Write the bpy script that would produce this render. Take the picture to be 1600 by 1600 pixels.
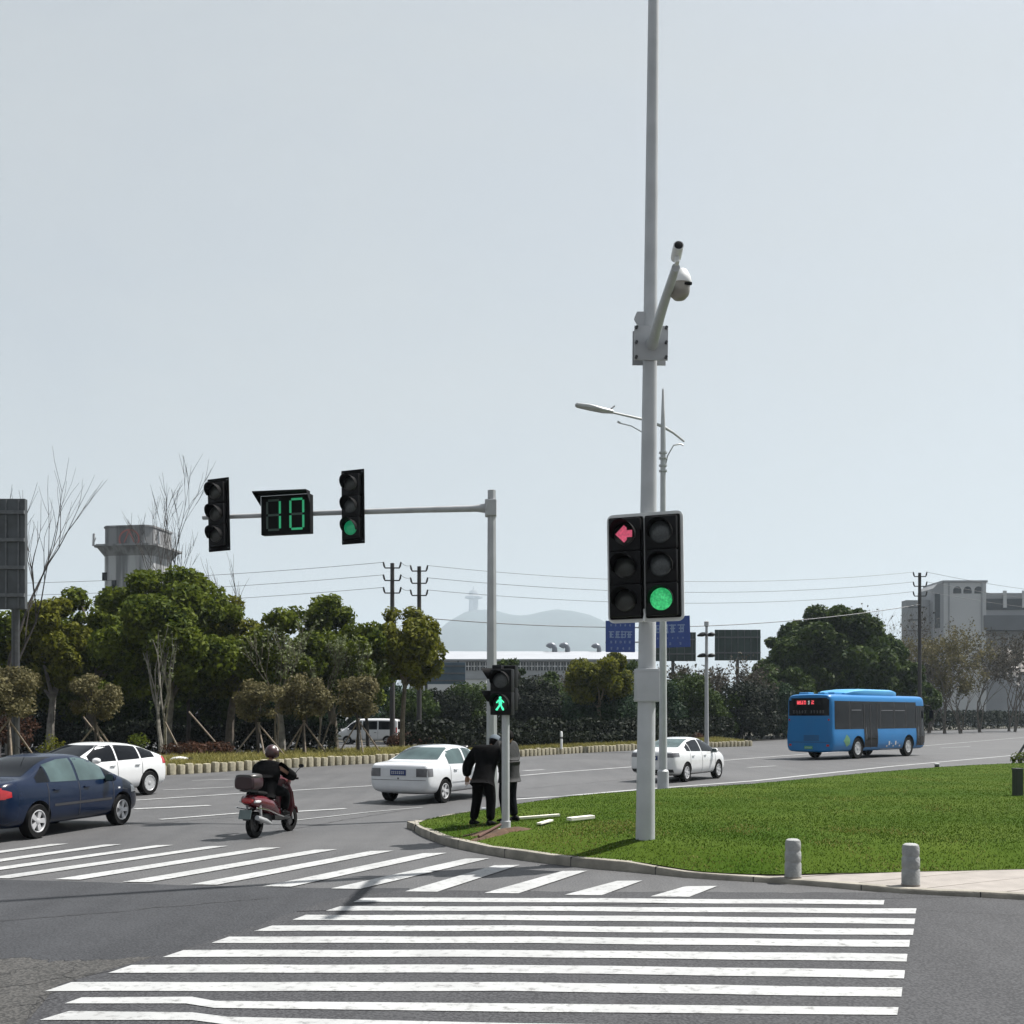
import bpy, bmesh, math, random
import numpy as np
from mathutils import Vector, Matrix, Quaternion
from mathutils.bvhtree import BVHTree
from mathutils import noise as mnoise

for o in list(bpy.data.objects):
    bpy.data.objects.remove(o)
SC = bpy.context.scene
COL = SC.collection
R = math.radians
random.seed(7)

# ------------------------------------------------------------------ camera
F_PX, CAM_H, HOR = 1733.0, 2.1, 1120.0          # focal length in photo pixels, eye height, horizon row
cd = bpy.data.cameras.new('camera')
cam = bpy.data.objects.new('camera', cd)
COL.objects.link(cam)
cam.location = (0, 0, CAM_H)
cam.rotation_euler = (R(90), 0, 0)
cd.sensor_width = 36.0
cd.lens = 36.0 * F_PX / 1600.0
cd.shift_y = 0.2
cd.clip_start, cd.clip_end = 0.1, 12000.0
SC.camera = cam

# ------------------------------------------------------------------ sky, sun, exposure
SUN_EL = R(61)
SUN_XY = Vector((0.91, 0.415)).normalized()
SUN = Vector((SUN_XY.x * math.cos(SUN_EL), SUN_XY.y * math.cos(SUN_EL), math.sin(SUN_EL)))
w = bpy.data.worlds.new('World'); SC.world = w; w.use_nodes = True
nt = w.node_tree; nt.nodes.clear()
sky = nt.nodes.new('ShaderNodeTexSky'); sky.sky_type = 'NISHITA'; sky.sun_disc = False
sky.sun_elevation = SUN_EL; sky.sun_rotation = math.atan2(SUN_XY.x, SUN_XY.y)
sky.altitude = 0; sky.air_density = 1.4; sky.dust_density = 2.5; sky.ozone_density = 1.0
hs = nt.nodes.new('ShaderNodeHueSaturation'); hs.inputs['Saturation'].default_value = 0.46
hs.inputs['Value'].default_value = 1.0
bg = nt.nodes.new('ShaderNodeBackground'); bg.inputs['Strength'].default_value = 0.0615
ow = nt.nodes.new('ShaderNodeOutputWorld')
# thin, uneven high cloud over the clear sky
wc = nt.nodes.new('ShaderNodeTexCoord'); wmp = nt.nodes.new('ShaderNodeMapping'); wmp.inputs['Scale'].default_value = (1.0, 1.0, 2.6)
wn = nt.nodes.new('ShaderNodeTexNoise'); wn.inputs['Scale'].default_value = 2.2; wn.inputs['Detail'].default_value = 6; wn.inputs['Roughness'].default_value = 0.55; wn.inputs['Distortion'].default_value = 0.4
wr = nt.nodes.new('ShaderNodeMapRange'); wr.inputs['From Min'].default_value = 0.32; wr.inputs['From Max'].default_value = 0.72; wr.inputs['To Min'].default_value = 0.42; wr.inputs['To Max'].default_value = 0.80
wm = nt.nodes.new('ShaderNodeMixRGB'); wm.inputs[2].default_value = (4.85, 5.08, 5.08, 1)
nt.links.new(wc.outputs['Generated'], wmp.inputs['Vector']); nt.links.new(wmp.outputs[0], wn.inputs['Vector']); nt.links.new(wn.outputs['Fac'], wr.inputs['Value'])
# the veil is thick low down and thin overhead
wx = nt.nodes.new('ShaderNodeSeparateXYZ'); wz = nt.nodes.new('ShaderNodeMapRange'); wz.inputs['From Min'].default_value = 0.55; wz.inputs['From Max'].default_value = 0.85
wz.inputs['To Min'].default_value = 1.0; wz.inputs['To Max'].default_value = 0.2; wq = nt.nodes.new('ShaderNodeMath'); wq.operation = 'MULTIPLY'
nt.links.new(wc.outputs['Generated'], wx.inputs[0]); nt.links.new(wx.outputs['Z'], wz.inputs['Value']); nt.links.new(wz.outputs[0], wq.inputs[0]); nt.links.new(wr.outputs[0], wq.inputs[1])
nt.links.new(wq.outputs[0], wm.inputs[0]); nt.links.new(hs.outputs[0], wm.inputs[1])
nt.links.new(sky.outputs[0], hs.inputs['Color']); nt.links.new(wm.outputs[0], bg.inputs['Color'])
nt.links.new(bg.outputs[0], ow.inputs['Surface'])
sd = bpy.data.lights.new('sun', 'SUN'); sd.energy = 5.0; sd.angle = R(0.5); sd.color = (1.0, 0.965, 0.91)
so = bpy.data.objects.new('sun', sd); COL.objects.link(so)
so.rotation_euler = SUN.to_track_quat('Z', 'Y').to_euler(); so.location = (30, 15, 60)
vs = SC.view_settings
SC.display_settings.display_device = 'sRGB'
vs.view_transform = 'Standard'; vs.look = 'None'; vs.exposure = 1.0; vs.gamma = 1.0; vs.use_curve_mapping = False
SC.render.engine = 'CYCLES'
SC.cycles.max_bounces = 6; SC.cycles.transparent_max_bounces = 8; SC.cycles.volume_bounces = 1
SC.cycles.use_denoising = True

# ------------------------------------------------------------------ helpers
def G(px, py, zg=0.0):
    """ground point (height zg) seen at a photo pixel"""
    y = F_PX * (CAM_H - zg) / (py - HOR)
    return Vector(((px - 800) / F_PX * y, y, zg))
def P(px, py, y):
    """point at distance y seen at a photo pixel"""
    return Vector(((px - 800) / F_PX * y, y, CAM_H + (HOR - py) / F_PX * y))

MATS = {}
def M(name, col, rough=0.6, metal=0.0, var=0.12, scale=6.0, bump=0.0, bscale=60.0, spec=0.5, coat=0.0, emit=0.0, col2=None, detail=4.0):
    m = bpy.data.materials.new(name); m.use_nodes = True; MATS[name] = m
    t = m.node_tree; b = t.nodes['Principled BSDF']
    b.inputs['Roughness'].default_value = rough; b.inputs['Metallic'].default_value = metal
    b.inputs['Specular IOR Level'].default_value = spec; b.inputs['Coat Weight'].default_value = coat
    b.inputs['Coat Roughness'].default_value = 0.05
    tc = t.nodes.new('ShaderNodeTexCoord')
    n = t.nodes.new('ShaderNodeTexNoise'); n.inputs['Scale'].default_value = scale; n.inputs['Detail'].default_value = detail
    r = t.nodes.new('ShaderNodeValToRGB')
    c = Vector(col[:3]); c2 = Vector(col2) if col2 else c * (1 + var)
    c1 = c if col2 else c * (1 - var)
    r.color_ramp.elements[0].position = 0.32; r.color_ramp.elements[1].position = 0.68
    r.color_ramp.elements[0].color = (*c1, 1); r.color_ramp.elements[1].color = (*c2, 1)
    t.links.new(tc.outputs['Object'], n.inputs['Vector']); t.links.new(n.outputs['Fac'], r.inputs['Fac'])
    t.links.new(r.outputs['Color'], b.inputs['Base Color'])
    if emit:
        t.links.new(r.outputs['Color'], b.inputs['Emission Color']); b.inputs['Emission Strength'].default_value = emit
    if bump:
        n2 = t.nodes.new('ShaderNodeTexNoise'); n2.inputs['Scale'].default_value = bscale; n2.inputs['Detail'].default_value = 3
        bp = t.nodes.new('ShaderNodeBump'); bp.inputs['Strength'].default_value = bump; bp.inputs['Distance'].default_value = 0.02
        t.links.new(tc.outputs['Object'], n2.inputs['Vector']); t.links.new(n2.outputs['Fac'], bp.inputs['Height'])
        t.links.new(bp.outputs['Normal'], b.inputs['Normal'])
    return m

def leaf_mat(name, c1, c2, trans=0.35, spec=0.08, rnd=0.55, nsc=0.7):
    m = bpy.data.materials.new(name); m.use_nodes = True; t = m.node_tree; t.nodes.clear()
    ge = t.nodes.new('ShaderNodeNewGeometry'); tc = t.nodes.new('ShaderNodeTexCoord')
    n = t.nodes.new('ShaderNodeTexNoise'); n.inputs['Scale'].default_value = nsc; n.inputs['Detail'].default_value = 3
    a = t.nodes.new('ShaderNodeMath'); a.operation = 'MULTIPLY_ADD'; a.inputs[1].default_value = rnd
    s = t.nodes.new('ShaderNodeMath'); s.operation = 'MULTIPLY_ADD'; s.inputs[1].default_value = 1.3; s.inputs[2].default_value = -0.42
    r = t.nodes.new('ShaderNodeValToRGB')
    r.color_ramp.elements[0].color = (*c1, 1); r.color_ramp.elements[1].color = (*c2, 1)
    d = t.nodes.new('ShaderNodeBsdfPrincipled'); d.inputs['Roughness'].default_value = 0.6; d.inputs['Specular IOR Level'].default_value = spec
    tr = t.nodes.new('ShaderNodeBsdfTranslucent'); mx = t.nodes.new('ShaderNodeMixShader'); mx.inputs[0].default_value = trans
    o = t.nodes.new('ShaderNodeOutputMaterial')
    t.links.new(tc.outputs['Object'], n.inputs['Vector']); t.links.new(n.outputs['Fac'], s.inputs[0])
    t.links.new(ge.outputs['Random Per Island'], a.inputs[0]); t.links.new(s.outputs[0], a.inputs[2])
    t.links.new(a.outputs[0], r.inputs['Fac'])
    t.links.new(r.outputs['Color'], d.inputs['Base Color']); t.links.new(r.outputs['Color'], tr.inputs['Color'])
    t.links.new(d.outputs[0], mx.inputs[1]); t.links.new(tr.outputs[0], mx.inputs[2]); t.links.new(mx.outputs[0], o.inputs['Surface'])
    MATS[name] = m
    return m

def tag(o, label=None, cat=None, group=None, kind=None):
    if label: o['label'] = label
    if cat: o['category'] = cat
    if group: o['group'] = group
    if kind: o['kind'] = kind
    return o
def thing(name, label, cat, loc=(0, 0, 0), rz=0.0, group=None, rot=None):
    o = bpy.data.objects.new(name, None); COL.objects.link(o)
    o.location = loc; o.rotation_euler = rot if rot else (0, 0, rz); o.empty_display_size = 0.2
    return tag(o, label, cat, group)
def copy_tree(o, parent=None):
    c = o.copy(); COL.objects.link(c); c.parent = parent
    for ch in list(o.children):
        copy_tree(ch, c)
    return c

class MB:
    """collects shapes into ONE mesh"""
    def __init__(s): s.v = []; s.f = []; s.m = []
    def add(s, vs, fs, mi=0, T=None):
        k = len(s.v)
        s.v += [(T @ Vector(p)) if T else Vector(p) for p in vs]
        s.f += [tuple(i + k for i in f) for f in fs]; s.m += [mi] * len(fs)
        return s
    def box(s, c, d, mi=0, bev=0.0, T=None):
        x, y, z = (k / 2 for k in d); c = Vector(c)
        if bev <= 0:
            vs = [c + Vector((a * x, b * y, e * z)) for a in (-1, 1) for b in (-1, 1) for e in (-1, 1)]
            return s.add(vs, [(0, 1, 3, 2), (4, 6, 7, 5), (0, 4, 5, 1), (2, 3, 7, 6), (0, 2, 6, 4), (1, 5, 7, 3)], mi, T)
        bm = bmesh.new(); bmesh.ops.create_cube(bm, size=1.0)
        for v in bm.verts: v.co = Vector((v.co.x * d[0], v.co.y * d[1], v.co.z * d[2])) + c
        bmesh.ops.bevel(bm, geom=bm.edges[:], offset=bev, segments=2, affect='EDGES', profile=0.6)
        bm.verts.index_update()
        vs = [v.co.copy() for v in bm.verts]; fs = [[v.index for v in f.verts] for f in bm.faces]; bm.free()
        return s.add(vs, fs, mi, T)
    def rings(s, rings, mi=0, cap=True, closed=False, T=None):
        n = len(rings[0]); vs = [p for r in rings for p in r]; fs = []
        K = len(rings)
        for i in range(K if closed else K - 1):
            j = (i + 1) % K
            for k in range(n):
                fs.append((i * n + k, i * n + (k + 1) % n, j * n + (k + 1) % n, j * n + k))
        if cap and not closed:
            fs.append(tuple(reversed(range(n)))); fs.append(tuple((K - 1) * n + k for k in range(n)))
        return s.add(vs, fs, mi, T)
    def tube(s, pts, rad, n=8, mi=0, cap=True, T=None):
        pts = [Vector(p) for p in pts]; rad = rad if isinstance(rad, (list, tuple)) else [rad] * len(pts)
        rings = []; up = None
        for i, p in enumerate(pts):
            d = (pts[min(i + 1, len(pts) - 1)] - pts[max(i - 1, 0)]).normalized()
            if up is None:
                up = Vector((0, 0, 1)) if abs(d.z) < 0.9 else Vector((0, 1, 0))
            u = (up - d * up.dot(d)).normalized(); up = u; w_ = d.cross(u)
            rings.append([p + (u * math.cos(2 * math.pi * k / n) + w_ * math.sin(2 * math.pi * k / n)) * rad[i] for k in range(n)])
        return s.rings(rings, mi, cap, T=T)
    def lathe(s, prof, n=24, mi=0, T=None, cap=True):
        """prof: (radius, z) about the z axis"""
        rings = [[Vector((r * math.cos(2 * math.pi * k / n), r * math.sin(2 * math.pi * k / n), z)) for k in range(n)] for r, z in prof]
        return s.rings(rings, mi, cap, T=T)
    def prism(s, poly, h0, h1, mi=0, T=None):
        """poly in local x,y, extruded along z"""
        n = len(poly)
        vs = [Vector((x, y, h0)) for x, y in poly] + [Vector((x, y, h1)) for x, y in poly]
        fs = [tuple(reversed(range(n))), tuple(range(n, 2 * n))] + [(k, (k + 1) % n, n + (k + 1) % n, n + k) for k in range(n)]
        return s.add(vs, fs, mi, T)
    def loft(s, secs, n=16, mi=0, e=2.6, T=None):
        """secs: (x, y_centre, z_centre, ry, rz) superellipse rings along x"""
        rings = []
        for x, yc, zc, ry, rz in secs:
            ring = []
            for k in range(n):
                a = 2 * math.pi * k / n; c, q = math.cos(a), math.sin(a)
                ring.append(Vector((x, yc + ry * math.copysign(abs(c) ** (2 / e), c), zc + rz * math.copysign(abs(q) ** (2 / e), q))))
            rings.append(ring)
        return s.rings(rings, mi, T=T)
    def mesh(s, name, mats):
        me = bpy.data.meshes.new(name)
        me.from_pydata([tuple(v) for v in s.v], [], s.f)
        for m in (mats if isinstance(mats, (list, tuple)) else [mats]): me.materials.append(m)
        me.polygons.foreach_set('material_index', s.m)
        me.update()
        return me
    def build(s, name, mats, parent=None, smooth=False, fix=True):
        me = s.mesh(name, mats)
        if fix:
            bm = bmesh.new(); bm.from_mesh(me); bmesh.ops.recalc_face_normals(bm, faces=bm.faces[:]); bm.to_mesh(me); bm.free()
        if smooth:
            me.polygons.foreach_set('use_smooth', [True] * len(me.polygons))
            if smooth != 'all':
                try: me.set_sharp_from_angle(angle=R(38))
                except Exception: pass
        o = bpy.data.objects.new(name, me); COL.objects.link(o); o.parent = parent
        return o

def link_np(name, verts, faces, mat, parent=None, n=4, smooth=False):
    """big meshes from numpy: verts (N,3), faces (K,n)"""
    me = bpy.data.meshes.new(name)
    me.vertices.add(len(verts)); me.vertices.foreach_set('co', np.ascontiguousarray(verts, dtype=np.float32).ravel())
    k = len(faces)
    me.loops.add(k * n); me.loops.foreach_set('vertex_index', np.ascontiguousarray(faces, dtype=np.int32).ravel())
    me.polygons.add(k); me.polygons.foreach_set('loop_start', np.arange(0, k * n, n, dtype=np.int32))
    try: me.polygons.foreach_set('loop_total', np.full(k, n, dtype=np.int32))
    except Exception: pass
    me.materials.append(mat); me.update(calc_edges=True); me.validate()
    if smooth: me.polygons.foreach_set('use_smooth', [True] * k)
    o = bpy.data.objects.new(name, me); COL.objects.link(o); o.parent = parent
    return o

def eval_mesh(ob):
    dg = bpy.context.evaluated_depsgraph_get(); dg.update()
    me = bpy.data.meshes.new_from_object(ob.evaluated_get(dg), depsgraph=dg)
    return me
def drop(ob):
    me = ob.data; bpy.data.objects.remove(ob)
    if me and me.users == 0: bpy.data.meshes.remove(me)

def RX(a): return Matrix.Rotation(a, 4, 'X')
def RY(a): return Matrix.Rotation(a, 4, 'Y')
def RZ(a): return Matrix.Rotation(a, 4, 'Z')
def TR(*p): return Matrix.Translation(Vector(p if len(p) == 3 else p[0]))

# ------------------------------------------------------------------ common materials
M('white_pole', (0.38, 0.395, 0.41), rough=0.45, var=0.08, scale=3, bump=0.05)
M('grey_pole', (0.34, 0.35, 0.365), rough=0.45, metal=0.0, var=0.1, scale=3)
M('galv', (0.38, 0.39, 0.40), rough=0.45, metal=0.5, var=0.12, scale=5)
M('black_plastic', (0.004, 0.004, 0.005), rough=0.5, var=0.3, scale=10, spec=0.18)
M('black_matt', (0.003, 0.003, 0.0035), rough=0.7, var=0.3, scale=10, spec=0.12)
M('dark_metal', (0.03, 0.032, 0.035), rough=0.5, var=0.3)
M('white_board', (0.62, 0.63, 0.63), rough=0.4, var=0.05)
M('lens_off', (0.05, 0.056, 0.06), rough=0.25, var=0.2, scale=40)
M('lens_dark', (0.02, 0.022, 0.02), rough=0.3, var=0.2, scale=40)
M('glow_green', (0.01, 0.22, 0.07), rough=0.3, emit=0.48, col2=(0.05, 0.50, 0.17), scale=30)
M('glow_green_far', (0.01, 0.20, 0.09), rough=0.3, emit=0.3, var=0.15, scale=20)
M('glow_man', (0.06, 0.85, 0.42), rough=0.3, emit=0.65, var=0.1, scale=20)
M('glow_red', (0.50, 0.07, 0.13), rough=0.3, emit=0.42, var=0.2, scale=30)
M('seg_off', (0.02, 0.045, 0.035), rough=0.4, var=0.2)
M('seg_on', (0.02, 0.30, 0.13), rough=0.4, emit=0.34, var=0.1)
M('rubber', (0.006, 0.006, 0.0065), rough=0.85, var=0.3, scale=20, bump=0.1, spec=0.15)
M('alloy', (0.38, 0.385, 0.40), rough=0.4, metal=0.1, var=0.06)
M('steel_rim', (0.36, 0.37, 0.38), rough=0.4, metal=0.1, var=0.06)
M('chrome', (0.7, 0.7, 0.7), rough=0.15, metal=1.0, var=0.03)
M('car_glass', (0.004, 0.005, 0.007), rough=0.06, var=0.15, scale=3, spec=0.16)
M('car_glass_light', (0.05, 0.078, 0.08), rough=0.08, var=0.25, scale=2.2, spec=0.4)
M('paint_white', (0.60, 0.61, 0.62), rough=0.22, var=0.02, coat=0.9)
M('paint_white_old', (0.56, 0.575, 0.60), rough=0.28, var=0.03, coat=0.7)
M('paint_blue', (0.0035, 0.0095, 0.028), rough=0.22, metal=0.0, var=0.06, coat=0.25, spec=0.2)
M('paint_bus_roof_lit', (0.05, 0.27, 0.52), rough=0.4, var=0.06, scale=1)  # lighter than the body: highlights on the roof put into the colour
M('paint_bus', (0.002, 0.132, 0.35), rough=0.4, var=0.04, coat=0.15, scale=1, spec=0.3)
M('lamp_red', (0.30, 0.012, 0.016), rough=0.2, var=0.15, coat=0.5)
M('lamp_smoke', (0.10, 0.10, 0.11), rough=0.2, var=0.2, coat=0.5)
M('lamp_clear', (0.55, 0.56, 0.57), rough=0.15, var=0.1, coat=0.5)
M('plate_blue', (0.012, 0.03, 0.12), rough=0.4, var=0.1)
M('plate_mark', (0.55, 0.56, 0.58), rough=0.5, var=0.1)
M('plate_green', (0.05, 0.28, 0.12), rough=0.4, var=0.1)
M('seam', (0.02, 0.02, 0.022), rough=0.7, var=0.1)
M('bark', (0.10, 0.085, 0.07), rough=0.9, var=0.35, scale=5, bump=0.5, bscale=18)
M('bark_pale', (0.14, 0.13, 0.115), rough=0.9, var=0.35, scale=4, bump=0.4, bscale=18)
M('bark_dark', (0.035, 0.03, 0.028), rough=0.9, var=0.35, scale=4, bump=0.4, bscale=18)
M('wood_prop', (0.16, 0.13, 0.10), rough=0.85, var=0.3, scale=8)
M('skin', (0.30, 0.17, 0.115), rough=0.55, var=0.06, scale=10)
M('cloth_black', (0.0022, 0.0022, 0.0027), rough=0.9, var=0.4, scale=6, bump=0.5, bscale=14, spec=0.08)
M('cloth_navy', (0.006, 0.007, 0.010), rough=0.9, var=0.3, scale=6, bump=0.4, bscale=14, spec=0.08)
M('cloth_grey', (0.008, 0.0088, 0.010), rough=0.85, var=0.25, scale=8, bump=0.4, bscale=14)
M('hair', (0.006, 0.005, 0.005), rough=0.8, var=0.3, scale=30, spec=0.1)
M('cap_blue', (0.11, 0.14, 0.17), rough=0.8, var=0.15)
# ================================================================== THE SETTING
def sheet(name, poly, z, mat, kind='structure', sub=0):
    bm = bmesh.new(); vs = [bm.verts.new((p[0], p[1], z)) for p in poly]; bm.faces.new(vs)
    bmesh.ops.triangulate(bm, faces=bm.faces[:])
    bmesh.ops.recalc_face_normals(bm, faces=bm.faces[:])
    me = bpy.data.meshes.new(name); bm.to_mesh(me); bm.free(); me.materials.append(mat)
    if me.polygons and me.polygons[0].normal.z < 0: me.flip_normals()
    o = bpy.data.objects.new(name, me); COL.objects.link(o)
    if kind: o['kind'] = kind
    return o

def asphalt(name, dark, light, speck=0.35, rough=0.8):
    m = bpy.data.materials.new(name); m.use_nodes = True; t = m.node_tree; b = t.nodes['Principled BSDF']
    tc = t.nodes.new('ShaderNodeTexCoord')
    def nz(sc, det, dist=0.0):
        n = t.nodes.new('ShaderNodeTexNoise'); n.inputs['Scale'].default_value = sc; n.inputs['Detail'].default_value = det
        n.inputs['Distortion'].default_value = dist
        t.links.new(tc.outputs['Object'], n.inputs['Vector']); return n
    big = nz(0.22, 5, 0.6); mid = nz(2.2, 4); fine = nz(42, 2)
    # streaks worn along the driving direction
    mp = t.nodes.new('ShaderNodeMapping'); mp.inputs['Scale'].default_value = (1.6, 0.12, 1); mp.inputs['Rotation'].default_value = (0, 0, R(-55))
    st = t.nodes.new('ShaderNodeTexNoise'); st.inputs['Scale'].default_value = 1.0; st.inputs['Detail'].default_value = 3
    t.links.new(tc.outputs['Object'], mp.inputs['Vector']); t.links.new(mp.outputs[0], st.inputs['Vector'])
    r = t.nodes.new('ShaderNodeValToRGB'); r.color_ramp.elements[0].position = 0.34; r.color_ramp.elements[1].position = 0.66
    r.color_ramp.elements[0].color = (*dark, 1); r.color_ramp.elements[1].color = (*light, 1)
    def mth(op, a, bb):
        q = t.nodes.new('ShaderNodeMath'); q.operation = op
        for i, k in enumerate((a, bb)):
            if isinstance(k, (int, float)): q.inputs[i].default_value = k
            else: t.links.new(k, q.inputs[i])
        return q.outputs[0]
    s = mth('ADD', mth('MULTIPLY', big.outputs['Fac'], 0.45), mth('MULTIPLY', mid.outputs['Fac'], 0.2))
    s = mth('ADD', s, mth('MULTIPLY', st.outputs['Fac'], 0.35))
    s = mth('ADD', s, mth('MULTIPLY', mth('SUBTRACT', fine.outputs['Fac'], 0.5), speck * 2))
    t.links.new(s, r.inputs['Fac']); t.links.new(r.outputs['Color'], b.inputs['Base Color'])
    b.inputs['Roughness'].default_value = rough; b.inputs['Specular IOR Level'].default_value = 0.35
    bp = t.nodes.new('ShaderNodeBump'); bp.inputs['Strength'].default_value = 0.5; bp.inputs['Distance'].default_value = 0.01
    t.links.new(fine.outputs['Fac'], bp.inputs['Height']); t.links.new(bp.outputs['Normal'], b.inputs['Normal'])
    MATS[name] = m
    return m

asphalt('asphalt', (0.042, 0.0425, 0.045), (0.086, 0.086, 0.088), 0.7, 0.62)  # lightened in colour for the brightness of the far road at grazing view
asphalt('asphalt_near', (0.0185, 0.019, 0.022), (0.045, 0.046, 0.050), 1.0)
asphalt('asphalt_new', (0.014, 0.015, 0.018), (0.036, 0.038, 0.043), 0.6)
asphalt('asphalt_old', (0.022, 0.022, 0.0215), (0.060, 0.058, 0.056), 1.1)
M('soil', (0.035, 0.033, 0.022), rough=0.95, var=0.4, scale=0.6, bump=0.4, bscale=6)
M('kerb_stone', (0.21, 0.195, 0.165), rough=0.85, var=0.28, scale=3.5, bump=0.3, bscale=25)
M('pave', (0.225, 0.205, 0.188), rough=0.85, var=0.12, scale=4, bump=0.2, bscale=30)
M('dirt', (0.062, 0.034, 0.018), rough=0.95, var=0.4, scale=5, bump=0.6, bscale=18)
M('dry_grass_ground', (0.13, 0.125, 0.035), rough=0.95, var=0.45, scale=1.2, bump=0.5, bscale=10)

# paint with worn patches
m = M('road_paint', (0.31, 0.317, 0.32), rough=0.7, var=0.12, scale=1.2)
t = m.node_tree; b = t.nodes['Principled BSDF']; tc = t.nodes.new('ShaderNodeTexCoord')
n = t.nodes.new('ShaderNodeTexNoise'); n.inputs['Scale'].default_value = 9; n.inputs['Detail'].default_value = 8; n.inputs['Roughness'].default_value = 0.75
r = t.nodes.new('ShaderNodeValToRGB'); r.color_ramp.elements[0].position = 0.52; r.color_ramp.elements[1].position = 0.66
mx = t.nodes.new('ShaderNodeMixRGB'); mx.inputs[2].default_value = (0.14, 0.14, 0.14, 1)
old = b.inputs['Base Color'].links[0].from_socket
t.links.new(tc.outputs['Object'], n.inputs['Vector']); t.links.new(n.outputs['Fac'], r.inputs['Fac'])
t.links.new(r.outputs['Color'], mx.inputs[0]); t.links.new(old, mx.inputs[1]); t.links.new(mx.outputs[0], b.inputs['Base Color'])

sheet('ground', [(-3000, -60), (3000, -60), (3000, 7400), (-3000, 7400)], -0.008, MATS['soil'])
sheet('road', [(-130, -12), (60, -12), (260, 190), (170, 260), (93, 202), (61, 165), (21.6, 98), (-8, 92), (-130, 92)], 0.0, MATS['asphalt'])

# newer, smoother asphalt lane on the left and coarse old asphalt in the near left corner
jag = []
rr = random.Random(3)
for i in range(170):
    f = i / 169
    pts_ = [(-120, 1494), (0, 1498), (130, 1502), (250, 1494), (330, 1470), (420, 1440), (500, 1412), (560, 1398), (640, 1392)]
    k = f * (len(pts_) - 1); a = min(int(k), len(pts_) - 2); q = k - a
    g = G(pts_[a][0] + (pts_[a + 1][0] - pts_[a][0]) * q, pts_[a][1] + (pts_[a + 1][1] - pts_[a][1]) * q)
    jag.append((g.x + rr.uniform(-.02, .02), g.y + 0.12 * mnoise.noise(Vector((i * .13, 0, 0))) + 0.07 * mnoise.noise(Vector((i * .5, 5, 0))) + rr.uniform(-.02, .02)))
top_ = [G(*p) for p in [(640, 1388), (500, 1388), (300, 1384), (100, 1377), (-150, 1372)]]
sheet('asphalt_patch', jag + [(p.x, p.y) for p in top_], 0.004, MATS['asphalt_new'])
low_ = [G(*p) for p in [(90, 1540), (40, 1600), (-60, 1700), (-500, 1700), (-500, 1498)]]
jl = [j for j in jag if j[0] < G(250, 1494).x]
sheet('worn_asphalt', [(j[0], j[1] - 0.02) for j in jl] + [(p.x, p.y) for p in low_], 0.007, MATS['asphalt_old'])

# near road painted darker, imitating how grazing light brightens the far road
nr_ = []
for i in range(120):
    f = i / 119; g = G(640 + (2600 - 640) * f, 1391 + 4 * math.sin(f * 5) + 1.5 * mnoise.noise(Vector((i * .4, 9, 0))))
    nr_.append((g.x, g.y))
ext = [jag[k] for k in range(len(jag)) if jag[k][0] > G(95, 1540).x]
sheet('road_near_dark', [(j[0], j[1] - .01) for j in ext] + nr_ + [(30, 10), (30, -8), (-12, -8)] + [tuple(G(p, q).xy) for p, q in ((-60, 1700), (40, 1600), (90, 1540))], 0.0055, MATS['asphalt_near'])
# zebra stripes and lane lines: one painted layer
mk = MB()
def flat(poly, z=0.011):
    n = len(poly); mk.add([(p[0], p[1], z) for p in poly], [tuple(range(n))])
def stripe(lb, lt, rt, rb, y_mid_t=None, y_mid_b=None):
    """pixel corners: left-bottom, left-top, right-top, right-bottom"""
    flat([G(*lb), G(*rb), G(*rt), G(*lt)])
for (l, r_, tw, tn) in [((-160, 1351), (107, 1319), 26, 30), ((-130, 1361), (190, 1320), 27, 32), ((-90, 1368), (272, 1321), 28, 34), ((-22, 1373), (357, 1322.5), 30, 36),
                    ((85, 1375), (440, 1325), 34, 40), ((192, 1379), (527, 1328), 35, 41), ((297, 1383), (615, 1330), 36, 42),
                    ((411, 1386), (698, 1333.5), 37, 44), ((517, 1389.5), (765, 1342), 38, 46), ((633, 1394), (812, 1352.5), 39, 50),
                    ((757, 1396.5), (918, 1361.5), 39, 53), ((882, 1399.5), (1004, 1377), 40, 58), ((1016, 1402), (1121, 1385.5), 50, 61)]:
    # tw: pixel width of the stripe's far end; the near end is a little wider
    stripe(l, (r_[0] - tw, r_[1] + 0.6), r_, (l[0] + tn, l[1] + 0.6))
near = [  # left tip, top-left, centre y at x=800, right end x, centre y right, thickness at right, thickness at 800
    ((552, 1411), (566, 1405.5), 1407.5, 1382, 1411, 7, 6.5), ((509, 1425), (532, 1417.5), 1421, 1432, 1425, 8, 7),
    ((457, 1439), (478, 1431.5), 1435, 1430, 1441, 9, 8), ((397, 1456), (425, 1447.5), 1452, 1428, 1458, 10, 8.5),
    ((330, 1475), (358, 1466), 1470, 1422, 1476, 11, 10), ((254, 1498), (287, 1487), 1491.5, 1418, 1498, 12, 11),
    ((169, 1523), (206, 1511), 1515.5, 1414, 1524, 13, 12.5), ((70, 1549), (112, 1536), 1543.5, 1410, 1552.5, 14.5, 14)]
for lt_, tl, ym, rx, ry, t1, t0 in near:
    pts = []
    tops, bots = [], []
    for x in np.linspace(tl[0], rx, 14):
        f = (x - 800) / (rx - 800); f = f if f > 0 else 0.0
        yc = ym + (ry - ym) * f + 0.35 * math.sin(x * 0.021 + ry); th = t0 + (t1 - t0) * f
        tops.append(G(x, yc - th / 2)); 
    for x in np.linspace(lt_[0], rx - 1.5, 14):
        f = (x - 800) / (rx - 800); f = f if f > 0 else 0.0
        yc = ym + (ry - ym) * f + 0.35 * math.sin(x * 0.021 + ry); th = t0 + (t1 - t0) * f
        bots.append(G(x, yc + th / 2))
    for i in range(13):
        flat([bots[i], bots[i + 1], tops[i + 1], tops[i]])
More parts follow.
